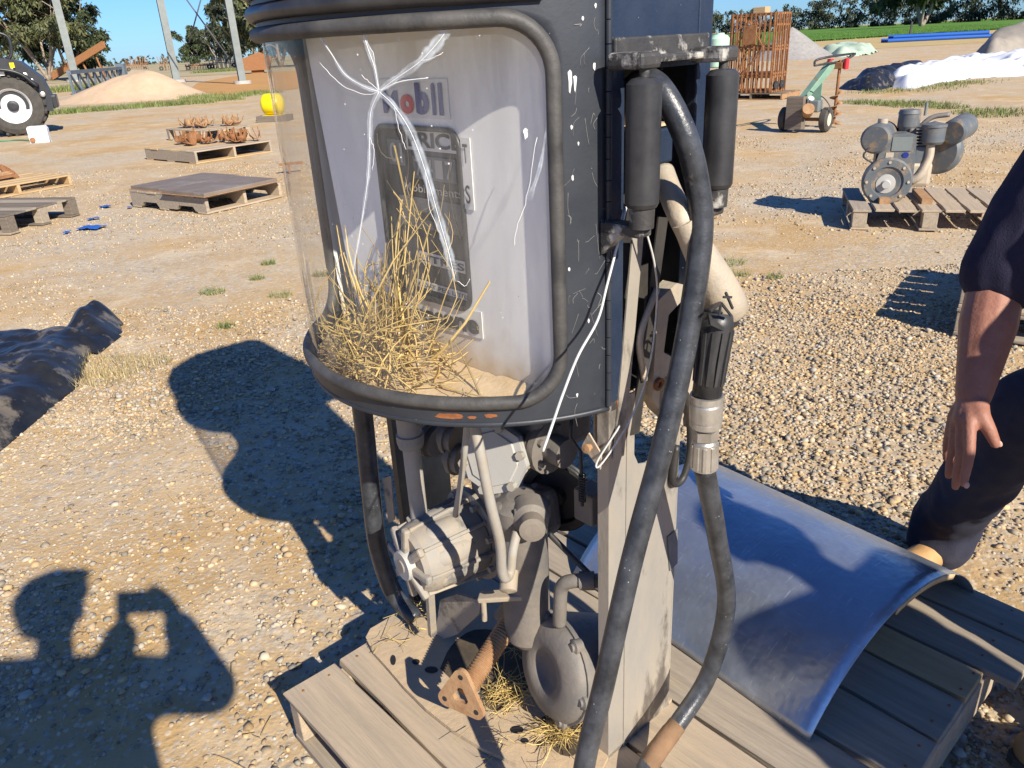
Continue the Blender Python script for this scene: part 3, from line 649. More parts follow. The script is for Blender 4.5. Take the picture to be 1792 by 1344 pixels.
# floor of the head with its drift of dust, closed back
flr = [arc(a, .988, RC-.004) for a in np.linspace(A0, A1, 40)] + [Vector((-.755, .245, .988)), Vector((-.03, .245, .988))]
pb(MB().prism(flr, (0, 0, -.006)), 'head_floor', 'black_steel')
mb = MB(); V = []; F = []
aa2 = np.linspace(22, 158, 46); nr = 9
for j in range(nr):
    t = j/(nr-1)
    for a in aa2:
        e = arc(a, 0, RC-.008); q = Vector((max(-.70, min(-.055, e.x)), YP-.001, 0)); p = e.lerp(q, t)
        z = .991 + .022*t**1.5*(1+.5*mnoise.noise((p.x*9, p.y*9, 1))) + .004*mnoise.noise((p.x*45, p.y*45, 4))
        V.append((p.x, p.y, z))
F = [(j*46+i, j*46+i+1, (j+1)*46+i+1, (j+1)*46+i) for j in range(nr-1) for i in range(45)]
mb.add(V, F, True); pb(mb, 'dust_drift', 'dirt_film')

# straw that blew or was carried into the head: its own thing, in world coordinates
def p2w(P):
    P = np.asarray(P, float); return np.stack([PH.x + P[:, 0]*PN.x + P[:, 1]*PB.x, PH.y + P[:, 0]*PN.y + P[:, 1]*PB.y, P[:, 2]], 1)
def d2w(P):
    P = np.asarray(P, float); return np.stack([P[:, 0]*PN.x + P[:, 1]*PB.x, P[:, 0]*PN.y + P[:, 1]*PB.y, P[:, 2]], 1)
S, Dd, Ln, Wd = [], [], [], []
def stalk(p, d, l, w): S.append(tuple(p)); Dd.append(tuple(d)); Ln.append(l); Wd.append(w)
def inside(p): return math.hypot(p[0]-ACX, p[1]-ACY) < RC-.012 and p[1] < YP-.004 and p[2] > .992
def try_stalk(p, d, l, w):
    d = Vector(d).normalized()
    for k in range(12):
        e = Vector(p) + d*l
        if inside(e) and inside(p): stalk(p, d, l, w); return
        l *= .85
for _ in range(330):                                          # the nest at the bottom
    x_ = random.gauss(-.405, .075); y_ = random.uniform(-.27, YP-.01)
    try_stalk((x_, y_, random.uniform(1.0, 1.0+.085*math.exp(-((x_+.40)/.10)**2))), (random.gauss(0, 1), random.gauss(0, .6), random.gauss(.12, .45)), random.uniform(.06, .24), random.uniform(.0009, .0030))
for _ in range(34):                                          # stalks standing up towards the dials
    x_ = random.gauss(-.43, .035)
    try_stalk((x_, random.uniform(-.2, YP-.015), random.uniform(1.02, 1.12)), (random.gauss(-.02, .34), random.gauss(.08, .14), 1), random.uniform(.08, .22), random.uniform(.001, .0026))
for p, q, w in (((700, 655), (857, 493), .004), ((690, 690), (770, 560), .0026), ((565, 475), (665, 600), .0022), ((705, 480), (725, 300), .0018), ((690, 255), (720, 395), .0022), ((600, 560), (680, 615), .003), ((740, 600), (755, 420), .0018), ((640, 480), (662, 462), .003)) + tuple(((random.uniform(655, 725), random.uniform(560, 640)), (random.uniform(672, 770), random.uniform(290, 470)), random.uniform(.0016, .0034)) for _ in range(16)):
    a_, b_ = pv(*p, y=YP-.07), pv(*q, y=YP-.03); stalk(a_, b_-a_, (b_-a_).length, w)
for _ in range(14):                                          # caught inside the dial window
    x_ = random.uniform(sx0+.01, sx1-.02); z_ = random.uniform(1.14, 1.38)
    p = Vector((x_, YP+random.uniform(-.012, .008), z_)); d = Vector((random.gauss(.1, .5), 0, random.gauss(.5, .6))).normalized(); l = random.uniform(.06, .16)
    e = p + d*l
    if sx0 < e.x < sx1 and sz0 < e.z < sz1: stalk(p, d, l, random.uniform(.0008, .002))
straws('straw_nest', p2w(S), d2w(Dd), np.array(Ln), np.array(Wd), 'golden straw heaped behind the cracked window of the fuel pump', bend=.42)

# ---- the housing behind the window: right side with hinge and roller bracket
def bx(a, b): return MB().box([(p+q)/2 for p, q in zip(a, b)], [abs(q-p) for p, q in zip(a, b)])
pb(bx((-.022, .004, .966), (0, .036, 1.66)), 'side_strip', 'blue_paint', bevel=.003)
pb(bx((-.022, .212, .976), (0, .25, 1.66)), 'side_strip', 'blue_paint', bevel=.003)
pb(bx((-.022, .036, 1.505), (-.002, .212, 1.66)), 'side_panel', 'blue_paint')
pb(bx((-.76, .240, .99), (-.022, .25, 1.66)), 'back_panel', 'navy_paint')
pb(bx((-.76, .0, .99), (-.75, .24, 1.66)), 'side_panel', 'navy_paint')
pb(bx((-.105, .036, .99), (-.10, .24, 1.505)), 'recess_plate', 'black_steel')
pb(bx((-.10, .030, .99), (-.022, .036, 1.505)), 'recess_cheek', 'black_steel')
pb(bx((-.022, .02, .955), (.0015, .03, .985)), 'rust_patch', 'rust_bright')
mb = MB()
for i in range(22):
    z_ = .985 + i*.031; mb.cyl((.003, -.004, z_), (.003, -.004, z_+.0295), .0048, n=8)
pb(mb, 'piano_hinge', 'navy_paint')
mt['bracket'] = M('chipped_black_bracket', (.03, .03, .032), (.06, .055, .05), .55, scale=20, bump=.4, bscale=80, c3=((.42, .40, .36), 16, .52))
zb_ = 1.528
mb = bx((-.002, .0, zb_-.012), (.012, .225, zb_+.022)); mb.box((.03, .108, zb_-.008), (.04, .21, .010))
br = pb(mb, 'roller_bracket', 'bracket', bevel=.003)
mt['dust_shelf'] = mt['dirt_film']
for yy in (-.009, .178):
    mb = MB().box((.052, yy, zb_-.008), (.062, .045, .022)); mb.cyl((.07, yy, 1.49), (.07, yy, zb_), .007); pb(mb, 'bracket_ear', 'bracket', br, bevel=.006)
    lo = 1.325
    mb = MB().lathe((.07, yy, lo), (0, 0, 1), [(0, .006), (0, .0215), (.006, .0245), (.166, .0245), (.173, .018), (.175, .006)], 28)
    pb(mb, 'hose_roller', 'rubber')
    mb = MB().cyl((.07, yy, lo-.030), (.07, yy, lo), .018, .019); mb.box((.04, yy+.004, lo-.036), (.07, .03, .018)); mb.prism([(.0, yy-.01, lo-.03), (.05, yy-.01, lo-.03), (.0, yy-.01, lo-.08)], (0, .02, 0))
    pb(mb, 'lower_ear', 'bracket', br, bevel=.004)
# recess contents: blue box, leaning strips, nozzle boot casting and lever
pb(bx((-.06, .06, 1.36), (-.01, .17, 1.415)), 'switch_box', 'blue_paint', bevel=.004)
pb(bx((-.06, .06, 1.418), (-.012, .168, 1.422)), 'dust_layer', 'dirt_film')
pb(MB().bar(pv(1118, 385, x=-.004), pv(1082, 800, x=.004), .028, .003, (1, 0, 0)), 'boot_strip', 'bare_steel')
pb(MB().bar(pv(1160, 380, x=-.012), pv(1110, 760, x=.0), .026, .003, (1, 0, 0)), 'boot_strip', 'black_steel')
mb = MB(); mb.prism([pv(*p, x=-.03) for p in ((1128, 520), (1160, 490), (1200, 500), (1205, 560), (1170, 520), (1146, 545), (1138, 610), (1180, 632), (1200, 620), (1198, 700), (1180, 740), (1140, 720), (1118, 690))], (.03, 0, 0))
bc = pb(mb, 'nozzle_boot', 'cast_tan', bevel=.005, seg=3)
pb(MB().lathe(pv(1152, 672, x=.002), (1, 0, -.1), [(-.02, .012), (.004, .012), (.004, .006), (-.006, .006), (-.006, 0)], 18), 'boot_bolt', 'rust', bc)
pb(MB().lathe(pv(1178, 728, x=.0), (.6, .5, -.7), [(-.05, .018), (.0, .021), (.012, .016), (.018, 0)], 18, sharp=False), 'boot_knob', 'cast_tan', bc)
pb(MB().tube(catmull([pv(1150, 505, x=.0), pv(1120, 590, x=.004), pv(1128, 665, x=.004)], 8), .006, 8), 'boot_lever', 'cast_tan', bc)
pb(MB().tube(catmull([pv(1165, 700, x=.0), pv(1200, 690, x=.01), pv(1208, 780, x=.012), pv(1196, 835, x=.012), pv(1178, 843, x=.01), pv(1184, 780, x=.006)], 8), .007, 8), 'trigger_guard', 'black_steel', bc)
# right post: folded steel channel with a slotted web
mb = MB(); mb.box((-.013, .002, .565), (.026, .004, .83))
post = pb(mb, 'post_flange', 'bare_steel')
sl_ = [(.205, .15), (.205, .985), (.14, .985), (.14, .86), (.128, .835), (.105, .828), (.082, .835), (.07, .86), (.07, .985), (.004, .985), (.004, .15)]
mb = MB().prism([(0, a, b) for a, b in sl_], (-.003, 0, 0)); pw = pb(mb, 'post_web', 'bare_steel')
pb(MB().box((.0012, .048, .56), (.002, .0025, .81)), 'post_crease', 'bare_steel', pw)
pb(bx((-.03, .203, .15), (0, .208, .985)), 'post_flange', 'bare_steel')
pb(bx((-.09, .06, .86), (-.085, .15, .99)), 'slot_backing', 'plate_dirt')
mb = MB(); mb.add([pv(*p, x=.0025) for p in ((1168, 940), (1186, 925), (1186, 985), (1172, 1000))], [(0, 1, 2, 3)]); pb(mb, 'maker_label', 'dial_grey', pw)
# left post behind the hose, its shade put into the black colour
pb(bx((-.735, .01, .15), (-.70, .05, .98)), 'left_post', 'black_steel')
pb(bx((-.70, .0, .15), (-.697, .16, .98)), 'left_post_web', 'black_steel')
mb = MB().prism([pv(*p, y=-.06) for p in ((668, 838), (684, 833), (690, 910), (680, 916))], (0, .003, 0)); pb(mb, 'clamp_strip', 'grey_cast')
pb(MB().tube(catmull([(-.685, -.08, .975), (-.688, -.08, .76), pv(649, 860, y=-.08), pv(662, 960, y=-.08), pv(690, 1040, y=-.06), pv(728, 1082, y=-.045)], 10), .0235, 14), 'side_hose', 'hose')

# ---- hydraulics under the head
def pbolt(c, d, r=.008, l=.01, m='grey_cast', parent=None): return pb(MB().cyl(Vector(c), Vector(c)+Vector(d).normalized()*l, r, n=6, smooth=False), 'bolt', m, parent)
cap = pv(716, 985, y=-.15); ax = Vector((.10, 1, .0)).normalized()
prof = [(0, .03), (0, .070), (.012, .078), (.03, .083), (.10, .087), (.15, .085), (.165, .084)]
barrel = pb(MB().lathe(cap, ax, prof, 40), 'pump_barrel', 'grey_cast')
u_, v_, d_ = frame(ax)
for k in range(16):
    t = 2*math.pi*k/16; rd = u_*math.cos(t)+v_*math.sin(t)
    if k % 2 == 0: pb(MB().bar(cap + rd*.080 + d_*.01, cap + rd*.094 + d_*.165, .008, .010, rd), 'casting_rib', 'grey_cast', barrel, bevel=.002)
    if k % 2 == 0: pb(MB().bar(cap + rd*.026 - d_*.006, cap + rd*.088 + d_*.002, .020, .016, d_), 'end_cap_rib', 'grey_cast', barrel, bevel=.005)
    else: pb(MB().ball(cap + rd*.066 + d_*.085, 1., 14, (.032, .026, .070), Matrix((rd.cross(d_), rd, d_)).transposed()), 'casting_lobe', 'grey_cast', barrel)
pb(MB().lathe(cap, ax, [(-.02, .0), (-.02, .034), (-.002, .038)], 24), 'end_cap_hub', 'cover_grey', barrel)
pb(MB().lathe(cap, ax, [(-.0225, .0), (-.0225, .014), (-.02, .016)], 18), 'end_cap_plug', 'grey_cast', barrel)
pb(MB().lathe(cap + ax*.168, ax, [(0, .085), (0, .112), (.016, .112), (.016, .10), (.03, .10)], 32), 'flange', 'grey_cast', barrel)
for k in range(8):
    t = 2*math.pi*(k+.5)/8; pbolt(cap + ax*.160 + (u_*math.cos(t)+v_*math.sin(t))*.102, -ax, .008, .012)
bar_end = cap + ax*.19
gb = MB().lathe(bar_end, ax, [(0, .085), (.06, .09), (.12, .075), (.13, .0)], 28); pb(gb, 'gear_case', 'dark_cast')
vb = Vector((-.235, .0, 0))
vbo = pb(MB().lathe((vb.x, vb.y, .33), (0, 0, 1), [(0, .036), (.02, .05), (.06, .052), (.30, .052), (.33, .06), (.36, .06), (.375, .03)], 28), 'vertical_valve_body', 'dark_cast')
pb(MB().lathe(pv(930, 915, y=-.03), (.75, -.62, .05), [(-.05, .040), (-.01, .036), (.0, .026), (.028, .026), (.03, .015)], 22), 'valve_cap', 'dark_cast', vbo)
for k in range(7):
    t = 2*math.pi*k/7; pbolt((vb.x+.052*math.cos(t), vb.y+.052*math.sin(t), .69), (0, 0, 1), .007, .014, 'dark_cast', None)
pb(MB().bar((-.44, .09, .60), (-.22, .04, .64), .11, .10), 'cross_casting', 'dark_cast', bevel=.02, seg=3)
cc = pv(862, 803, y=-.06); cd = Vector((.30, -.88, .22)).normalized()
cov = pb(MB().lathe(cc - cd*.05, cd, [(0, .062), (.035, .066), (.035, .074), (.05, .074), (.05, .058), (.054, .056), (.054, 0)], 8, smooth=False), 'meter_cover', 'cover_grey', bevel=.004)
u2, v2, d2 = frame(cd)
for k in range(6):
    t = 2*math.pi*(k+.3)/6; pbolt(cc + (u2*math.cos(t)+v2*math.sin(t))*.066, cd, .009, .012, 'pipe_grey')
pb(MB().box(cc - cd*.05 + Vector((-.02, .10, .06)), (.20, .16, .14)), 'meter_body', 'dark_cast', bevel=.02, seg=3)
for px, py in ((790, 765), (800, 800), (755, 770)):
    c = pv(px, py, y=-.02); pb(MB().lathe(c, (-1, -.2, 0), [(-.02, .034), (-.005, .034), (-.005, .040), (.006, .040), (.006, .03), (.02, .028)], 18), 'pipe_union', 'dark_cast')
pb(MB().lathe(pv(960, 780, y=.04), (1, 0, 0), [(-.09, .03), (-.02, .03), (-.02, .052), (-.008, .052), (-.006, .056), (.01, .056), (.012, .03), (.05, .03)], 20), 'outlet_flange', 'dark_cast')
for k in range(5):
    t = 2*math.pi*k/5; c = pv(960, 780, y=.04); pbolt(c + Vector((.008, .043*math.cos(t), .043*math.sin(t))), (1, 0, 0), .007, .012, 'dark_cast')
pu = pv(975, 868, y=.10)
pb(MB().lathe(pu, (.35, -1, .05), [(-.02, .076), (-.01, .066), (0, .076), (.008, .076), (.008, .062), (-.004, .058), (-.004, .02), (.012, .018), (.012, 0)], 32), 'pulley', 'black_steel')
pb(MB().tube([pu + (frame((.35, -1, .05))[0]*math.cos(t) + frame((.35, -1, .05))[1]*math.sin(t))*.078 for t in np.linspace(0, 6.28, 33)[:-1]], .006, 6, closed=True), 'drive_belt', 'rubber')
vp = pv(735, 915, y=-.085)
pb(MB().cyl((vp.x, vp.y, vp.z-.02), (vp.x, vp.y, .985), .0195, n=20), 'riser_pipe', 'pipe_grey')
zc = pv(718, 765, y=-.085).z
pb(MB().lathe((vp.x, vp.y, zc-.022), (0, 0, 1), [(0, .0195), (.0, .027), (.012, .030), (.03, .030), (.032, .026), (.09, .026), (.09, .02)], 20), 'pipe_coupling', 'grey_cast')
pb(MB().lathe((vp.x, vp.y, vp.z-.02), (0, 0, 1), [(0, .036), (.014, .036), (.016, .030), (.034, .030), (.034, .02)], 8, smooth=False), 'pipe_nut', 'grey_cast')
pb(MB().tube(catmull([pv(818, 735, y=-.13), pv(812, 800, y=-.13), pv(804, 860, y=-.12), pv(797, 902, y=-.11)], 8), .0062, 8), 'thin_tube', 'pipe_grey')
pb(MB().tube(catmull([pv(828, 735, y=-.16), pv(842, 800, y=-.16), pv(858, 880, y=-.15), pv(875, 950, y=-.13), pv(878, 995, y=-.12), pv(884, 1012, y=-.11), pv(893, 1000, y=-.09), pv(897, 965, y=-.08), pv(905, 930, y=-.06)], 8), .0098, 10), 'return_tube', 'pipe_grey')
pb(MB().lathe(pv(890, 1025, y=-.09), (.5, -.6, -.6), [(-.03, .018), (.01, .018), (.012, .014), (.016, 0)], 16), 'tube_union', 'grey_cast')
pb(MB().bar(pv(838, 1045, y=-.09), pv(915, 1040, y=-.03), .03, .012), 'stay_bracket', 'grey_cast', bevel=.003)
pb(MB().cyl(pv(846, 1050, y=-.09), pv(848, 1085, y=-.09), .006), 'stay_bolt', 'grey_cast')
pb(MB().bar(pv(752, 1035, y=-.1), pv(757, 1110, y=-.085), .018, .012), 'support_leg', 'grey_cast')
mb = MB().prism([pv(*p, y=-.03) for p in ((770, 1050), (800, 1040), (842, 1052), (838, 1075), (800, 1110), (760, 1125))], (0, .01, 0)); pb(mb, 'support_plate', 'grey_cast')
# corrugated suction pipe with three-bolt flange
ca_, cb_ = pv(897, 1082, y=-.005), pv(812, 1212, y=-.185)
pts = [ca_.lerp(cb_, i/224) for i in range(225)]
pb(MB().tube(pts, [.0215 + .0019*math.sin(i*math.pi/4) for i in range(225)], 18), 'corrugated_pipe', 'rust_pale')
fd = ((cb_-ca_).normalized()*.75 + Vector((.25, -.62, .45))).normalized(); fu = Vector((0, 0, 1)).cross(fd).normalized(); fv = fd.cross(fu)
def tri(c, s_, k=6):
    out = []
    for q in range(3):
        t0 = R_(90+120*q); cc_ = c + (fu*math.cos(t0)+fv*math.sin(t0))*s_
        for i in range(k+1):
            t = t0 + R_(-60+120*i/k); out.append(cc_ + (fu*math.cos(t)+fv*math.sin(t))*.018)
    return out
def plate_with_hole(c, outl, r, thick, name, m, parent=None):
    n = len(outl); mb = MB(); inn = []
    for p in outl:
        d = (Vector(p)-c); d = d.normalized()*r; inn.append(c+d)
    T = fd*thick
    for off, fl in ((Vector((0, 0, 0)), 1), (T, 0)):
        mb.add([p+off for p in outl]+[p+off for p in inn], [(i, (i+1) % n, n+(i+1) % n, n+i) if not fl else (n+i, n+(i+1) % n, (i+1) % n, i) for i in range(n)])
    mb.add(outl+[p+T for p in outl], [(i, (i+1) % n, n+(i+1) % n, n+i) for i in range(n)]); mb.add(inn+[p+T for p in inn], [(n+i, n+(i+1) % n, (i+1) % n, i) for i in range(n)], True)
    return pb(mb, name, m, parent)
FD2 = fd; fl = plate_with_hole(cb_+fd*.004, tri(cb_+fd*.004, .045), .020, .010, 'pipe_flange', 'rust_pale')
for q in range(3):
    t0 = R_(90+120*q); c = cb_ + (fu*math.cos(t0)+fv*math.sin(t0))*.046
    pb(MB().cyl(c + fd*.0130, c+fd*.0146, .006, n=12), 'bolt_hole', 'ink_black', fl)
pb(MB().cyl(cb_ - fd*.03, cb_ - fd*.028, .017), 'pipe_bore', 'ink_black', fl)
fd = (cb_-ca_).normalized(); fu = Vector((0, 0, 1)).cross(fd).normalized(); fv = fd.cross(fu)
plate_with_hole(ca_-fd*.008, tri(ca_-fd*.008, .042), .018, .014, 'pipe_flange', 'dark_cast')
pb(MB().tube([ca_, ca_ - fd*.05, Vector((vb.x, vb.y, .36))], .032, 16), 'suction_elbow', 'dark_cast')
# pressed-steel motor housing lying on its side
mc = pv(978, 1168, y=-.005); ma = Vector((-.20, -.95, .20)).normalized()
motor = pb(MB().lathe(mc, ma, [(-.14, .085), (-.05, .108), (.0, .112), (.016, .112), (.032, .098), (.040, .072), (.040, .050), (.030, .040), (.022, .034), (.022, .0)], 36, sharp=False), 'motor_housing', 'dark_cast')
u3, v3, d3_ = frame(ma)
for k in range(6):
    t = 2*math.pi*k/6; c = mc + ma*.012 + (u3*math.cos(t)+v3*math.sin(t))*.108; pb(MB().lathe(c, ma, [(-.012, .016), (.006, .016), (.008, .010), (.012, .008), (.012, 0)], 12), 'housing_lug', 'dark_cast', motor)
pb(MB().lathe(mc, ma, [(.0, .118), (.010, .118)], 36), 'housing_rim', 'dark_cast', motor)
pb(MB().tube(catmull([pv(979, 1092, y=-.005), pv(980, 1060, y=-.005), pv(983, 1028, y=.0), pv(1000, 1017, y=.01), pv(1048, 1016, y=.045)], 8), .0145, 12), 'conduit_elbow', 'dark_cast')
pb(MB().lathe(pv(1014, 1016, y=.02), (pv(1048, 1016, y=.045)-pv(1014, 1016, y=.02)), [(0, .019), (.03, .019)], 14), 'conduit_collar', 'dark_cast')
pb(MB().cyl(pv(962, 935, y=.02), pv(1042, 1015, y=.04), .006), 'brace_rod', 'black_steel')
# latch bracket, spring rod
mb = MB().prism([pv(*p, y=-.012) for p in ((1018, 780), (1030, 758), (1052, 795), (1050, 822))], (0, .003, 0)); lb = pb(mb, 'latch_bracket', 'cast_tan')
pb(MB().lathe(pv(1028, 784, y=-.02), (.1, -1, .1), [(-.02, .006), (.0, .006), (.0, .0085), (.006, .0085), (.007, 0)], 10), 'bolt', 'rust_pale', lb)
pb(MB().tube([pv(1000, 735, y=.02), pv(998, 765, y=.02), pv(1016, 790, y=.02), pv(1019, 885, y=.02)], .0035, 6), 'spring_rod', 'black_steel')
P = [pv(1019, 830, y=.02).lerp(pv(1019, 878, y=.02), i/80) + Vector((.0065*math.cos(i*.9), .0065*math.sin(i*.9), 0)) for i in range(81)]
pb(MB().tube(P, .0016, 5), 'coil_spring', 'black_steel')
pb(MB().box(pv(1035, 880, y=.06), (.05, .05, .07)), 'junction_box', 'dark_cast', bevel=.004)
# base plate with cast cut-outs
def base_outline():
    o = []
    c0 = Vector((-.37, .03))
    for p in ((648, 1100), (640, 1115), (652, 1140), (675, 1165), (705, 1200), (745, 1240), (790, 1276), (845, 1310), (905, 1337), (980, 1362), (1040, 1370)): q = pv(*p, z=.162); o.append((q.x, q.y))
    return o + [(0.0, .0), (0., .22), (-.70, .22)]
bo = base_outline()
base = pb(MB().prism([(a, b, .162) for a, b in bo][::-1], (0, 0, -.010)), 'base_plate', 'plate_dirt')
def blob(pix, z, name, m, parent, k=3):
    P = catmull([pv(*p, z=z) for p in pix] + [pv(*pix[0], z=z)], k)[:-1]
    return pb(MB().add(P, [tuple(range(len(P)))]), name, m, parent)
mt['dark_void'] = M('dark_opening_fill', (.05, .038, .025), (.09, .065, .04), .95, scale=30, bump=.5)  # plain dark patches laid flat on the solid plate as its openings
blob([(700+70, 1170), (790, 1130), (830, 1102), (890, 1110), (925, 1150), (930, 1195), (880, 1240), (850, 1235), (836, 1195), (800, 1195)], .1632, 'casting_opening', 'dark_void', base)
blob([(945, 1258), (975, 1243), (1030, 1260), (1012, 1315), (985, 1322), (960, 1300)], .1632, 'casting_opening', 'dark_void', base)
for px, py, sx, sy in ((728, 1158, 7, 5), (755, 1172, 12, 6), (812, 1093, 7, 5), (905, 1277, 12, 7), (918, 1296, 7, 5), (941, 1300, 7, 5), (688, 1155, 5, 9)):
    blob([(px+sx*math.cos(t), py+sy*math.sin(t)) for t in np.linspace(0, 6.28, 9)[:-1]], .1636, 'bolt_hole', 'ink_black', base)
# straw tangled on the base plate
S, Dd, Ln, Wd = [], [], [], []
for px, py, r, k in ((885, 1215, .045, 150), (975, 1285, .035, 130), (940, 1130, .06, 80), (745, 1075, .05, 40), (700, 1130, .06, 14), (870, 1300, .08, 16)):
    c = pv(px, py, z=.168)
    for _ in range(k):
        a = random.uniform(0, 6.28); q = c + Vector((random.gauss(0, r*.5), random.gauss(0, r*.5), random.uniform(0, .022)))
        stalk(q, (math.cos(a), math.sin(a), random.gauss(.1, .25)), random.uniform(.03, .085), random.uniform(.0006, .0014))
straws('straw_litter', p2w(S), d2w(Dd), np.array(Ln), np.array(Wd), 'straw caught in the openings of the dusty pump base plate', bend=.35)

# ---- nozzle, swivel and hose (one hose: over the rollers, down, round and back up to the nozzle)
X2 = .12
hp = [Vector((-.08, .11, 1.42)), Vector((-.01, .07, 1.482)), pv(1150, 150, x=.045), pv(1195, 228, x=.085), pv(1220, 320, x=.10), pv(1226, 420, x=.11), pv(1200, 600, x=.115), pv(1160, 780, x=.12), pv(1106, 980, x=.12), pv(1056, 1200, x=.125), pv(1022, 1344, x=.13),
      Vector((.15, -.27, .22)), Vector((.18, -.26, .175)), Vector((.17, -.13, .172)), pv(1130, 1344, x=.085)*1., pv(1185, 1268, x=.09), pv(1240, 1180, x=.10), pv(1271, 1060, x=.115), pv(1255, 940, x=.12), pv(1232, 815, x=X2)]
hp[14].z = max(hp[14].z, .172)
hose = pb(MB().tube(catmull(hp, 14), .0185, 16), 'delivery_hose', 'hose')
mt['hose_mud'] = M('mud_caked_hose', (.24, .14, .075), (.16, .095, .05), .9, scale=20, bump=.5)
mud = [pv(1132, 1344, x=.085), pv(1150, 1315, x=.087), pv(1168, 1290, x=.088), pv(1185, 1268, x=.09)]; mud[0].z = max(mud[0].z, .172)
pb(MB().tube(catmull(mud, 8), [.0205]*20+[.0195]*5, 16, caps=False), 'mud_coat', 'hose_mud', hose)
sw0, sw1 = pv(1237, 690, x=X2), pv(1232, 818, x=X2); sd_ = (sw1-sw0); L_ = sd_.length
na_, nb_ = pv(1196, 385, x=.085), pv(1270, 533, x=X2)
noz = pb(MB().lathe(na_, nb_-na_, [(0, .019), ((nb_-na_).length*.35, .024), ((nb_-na_).length*.7, .031), ((nb_-na_).length*.97, .034), ((nb_-na_).length*1.10, .031), ((nb_-na_).length*1.17, .018), ((nb_-na_).length*1.18, 0)], 24, sharp=False), 'nozzle_body', 'cast_tan')
pb(MB().tube(catmull([pv(1210, 415, x=.09), pv(1190, 375, x=.075), pv(1172, 335, x=.03), pv(1160, 300, x=.0)], 8), [.020 - .002*i/24 for i in range(25)], 16), 'nozzle_spout', 'cast_tan', noz)
hd0, hd1 = pv(1256, 545, x=X2), sw0
handle = pb(MB().tube([hd0, hd0.lerp(hd1, .15), hd0.lerp(hd1, .35), hd0.lerp(hd1, .6), hd1], [.026, .0285, .026, .0235, .0245], 18), 'nozzle_handle', 'rubber')
u4, v4, d4_ = frame(hd1-hd0)
for k in range(12):
    t = 2*math.pi*k/12; rd = u4*math.cos(t)+v4*math.sin(t)
    pb(MB().bar(hd0.lerp(hd1, .2)+rd*.0275, hd0.lerp(hd1, .85)+rd*.0235, .005, .005, rd), 'grip_rib', 'rubber', handle)
mb = MB().prism([pv(*p, x=X2+.020) for p in ((1236, 548), (1262, 572), (1282, 566), (1288, 548), (1290, 566), (1270, 582), (1240, 568))], (.004, 0, 0)); pb(mb, 'guard_edge', 'rubber', handle)
pb(MB().lathe(sw0, sd_, [(0, .024), (.0, .0275), (.012, .0275), (.012, .026), (.016, .0275), (.045, .0275), (.046, .026), (.05, .0265), (.058, .0265), (.058, .02)], 24), 'hose_swivel', 'chrome')
pb(MB().lathe(sw0 + sd_*.46, sd_, [(0, .017), (0, .0225), (.018, .0225), (.018, .018)], 6, smooth=False), 'swivel_nut', 'chrome')
f0 = sw0 + sd_*.60
fer = pb(MB().lathe(f0, sd_, [(0, .019), (.004, .0215), (L_*.40, .0225), (L_*.40, .0185)], 24), 'hose_ferrule', 'chrome')
u5, v5, d5_ = frame(sd_)
for k in range(10):
    t = 2*math.pi*k/10; rd = u5*math.cos(t)+v5*math.sin(t); pb(MB().bar(f0 + d5_*.008 + rd*.0215, f0 + d5_*(L_*.38) + rd*.0222, .007, .004, rd), 'crimp_rib', 'chrome', fer, bevel=.001)
# raised maker's mark on the nozzle: a V beside an A, read sideways
ex = X2+.035
em = MB()
for a, b in (((1243, 545), (1262, 530)), ((1262, 530), (1279, 552)), ((1262, 530), (1258, 552)), ((1270, 512), (1282, 540)), ((1266, 520), (1280, 520))):
    em.bar(pv(*a, x=ex), pv(*b, x=ex), .0035, .003, (1, 0, 0))
pb(em, 'maker_emblem', 'rubber', noz)
# wires
pb(MB().tube(catmull([pv(1096, 362, x=.01), pv(1080, 430, x=.012), pv(1062, 500, y=-.03), pv(1046, 560, y=-.06), pv(1012, 622, y=-.13), pv(985, 690, y=-.19), pv(966, 745, y=-.23), pv(950, 790, y=-.25)], 8), .0022, 6), 'tie_wire', 'wire')
pb(MB().tube(catmull([pv(1130, 402, x=.03), pv(1145, 460, x=.03), pv(1150, 520, x=.02), pv(1140, 620, x=.02), pv(1118, 700, x=.015), pv(1085, 765, x=.01), pv(1050, 815, y=-.02), pv(1046, 806, y=-.02), pv(1085, 745, x=.012)], 8), .0018, 6), 'tie_wire', 'wire')

# ================================================================ PALLETS, SHEET, PEOPLE
def board(a, b, w, h, m, parent, name='deck_board', nails=True):
    """a plank from a to b (top-centre line), its own mesh with worn edges; local x runs along the plank so the grain follows"""
    a, b = Vector(a), Vector(b); d = b-a; L_ = d.length; k = 6; V = []; F = []
    for i in range(k+1):
        t = -L_/2 + L_*i/k; j = lambda q: random.gauss(0, q)
        e = .0025
        V += [(t+j(.002) if i in (0, k) else t, -w/2+j(e), 0+j(.0012)), (t, w/2+j(e), 0+j(.0012)), (t, w/2+j(e*.5), -h), (t, -w/2+j(e*.5), -h)]
    for i in range(k):
        o = i*4
        for q in range(4): F.append((o+q, o+(q+1) % 4, o+4+(q+1) % 4, o+4+q))
    F += [(3, 2, 1, 0), (k*4, k*4+1, k*4+2, k*4+3)]
    mb = MB(); mb.add(V, F); o = mb.build(name, mt[m], parent, bevel=.0025, seg=1)
    o.location = (a+b)/2; o.rotation_mode = 'QUATERNION'
    x_ = d.normalized(); z_ = Vector((0, 0, 1)); y_ = z_.cross(x_).normalized(); z_ = x_.cross(y_)
    o.rotation_quaternion = Matrix((x_, y_, z_)).transposed().to_quaternion()
    return o
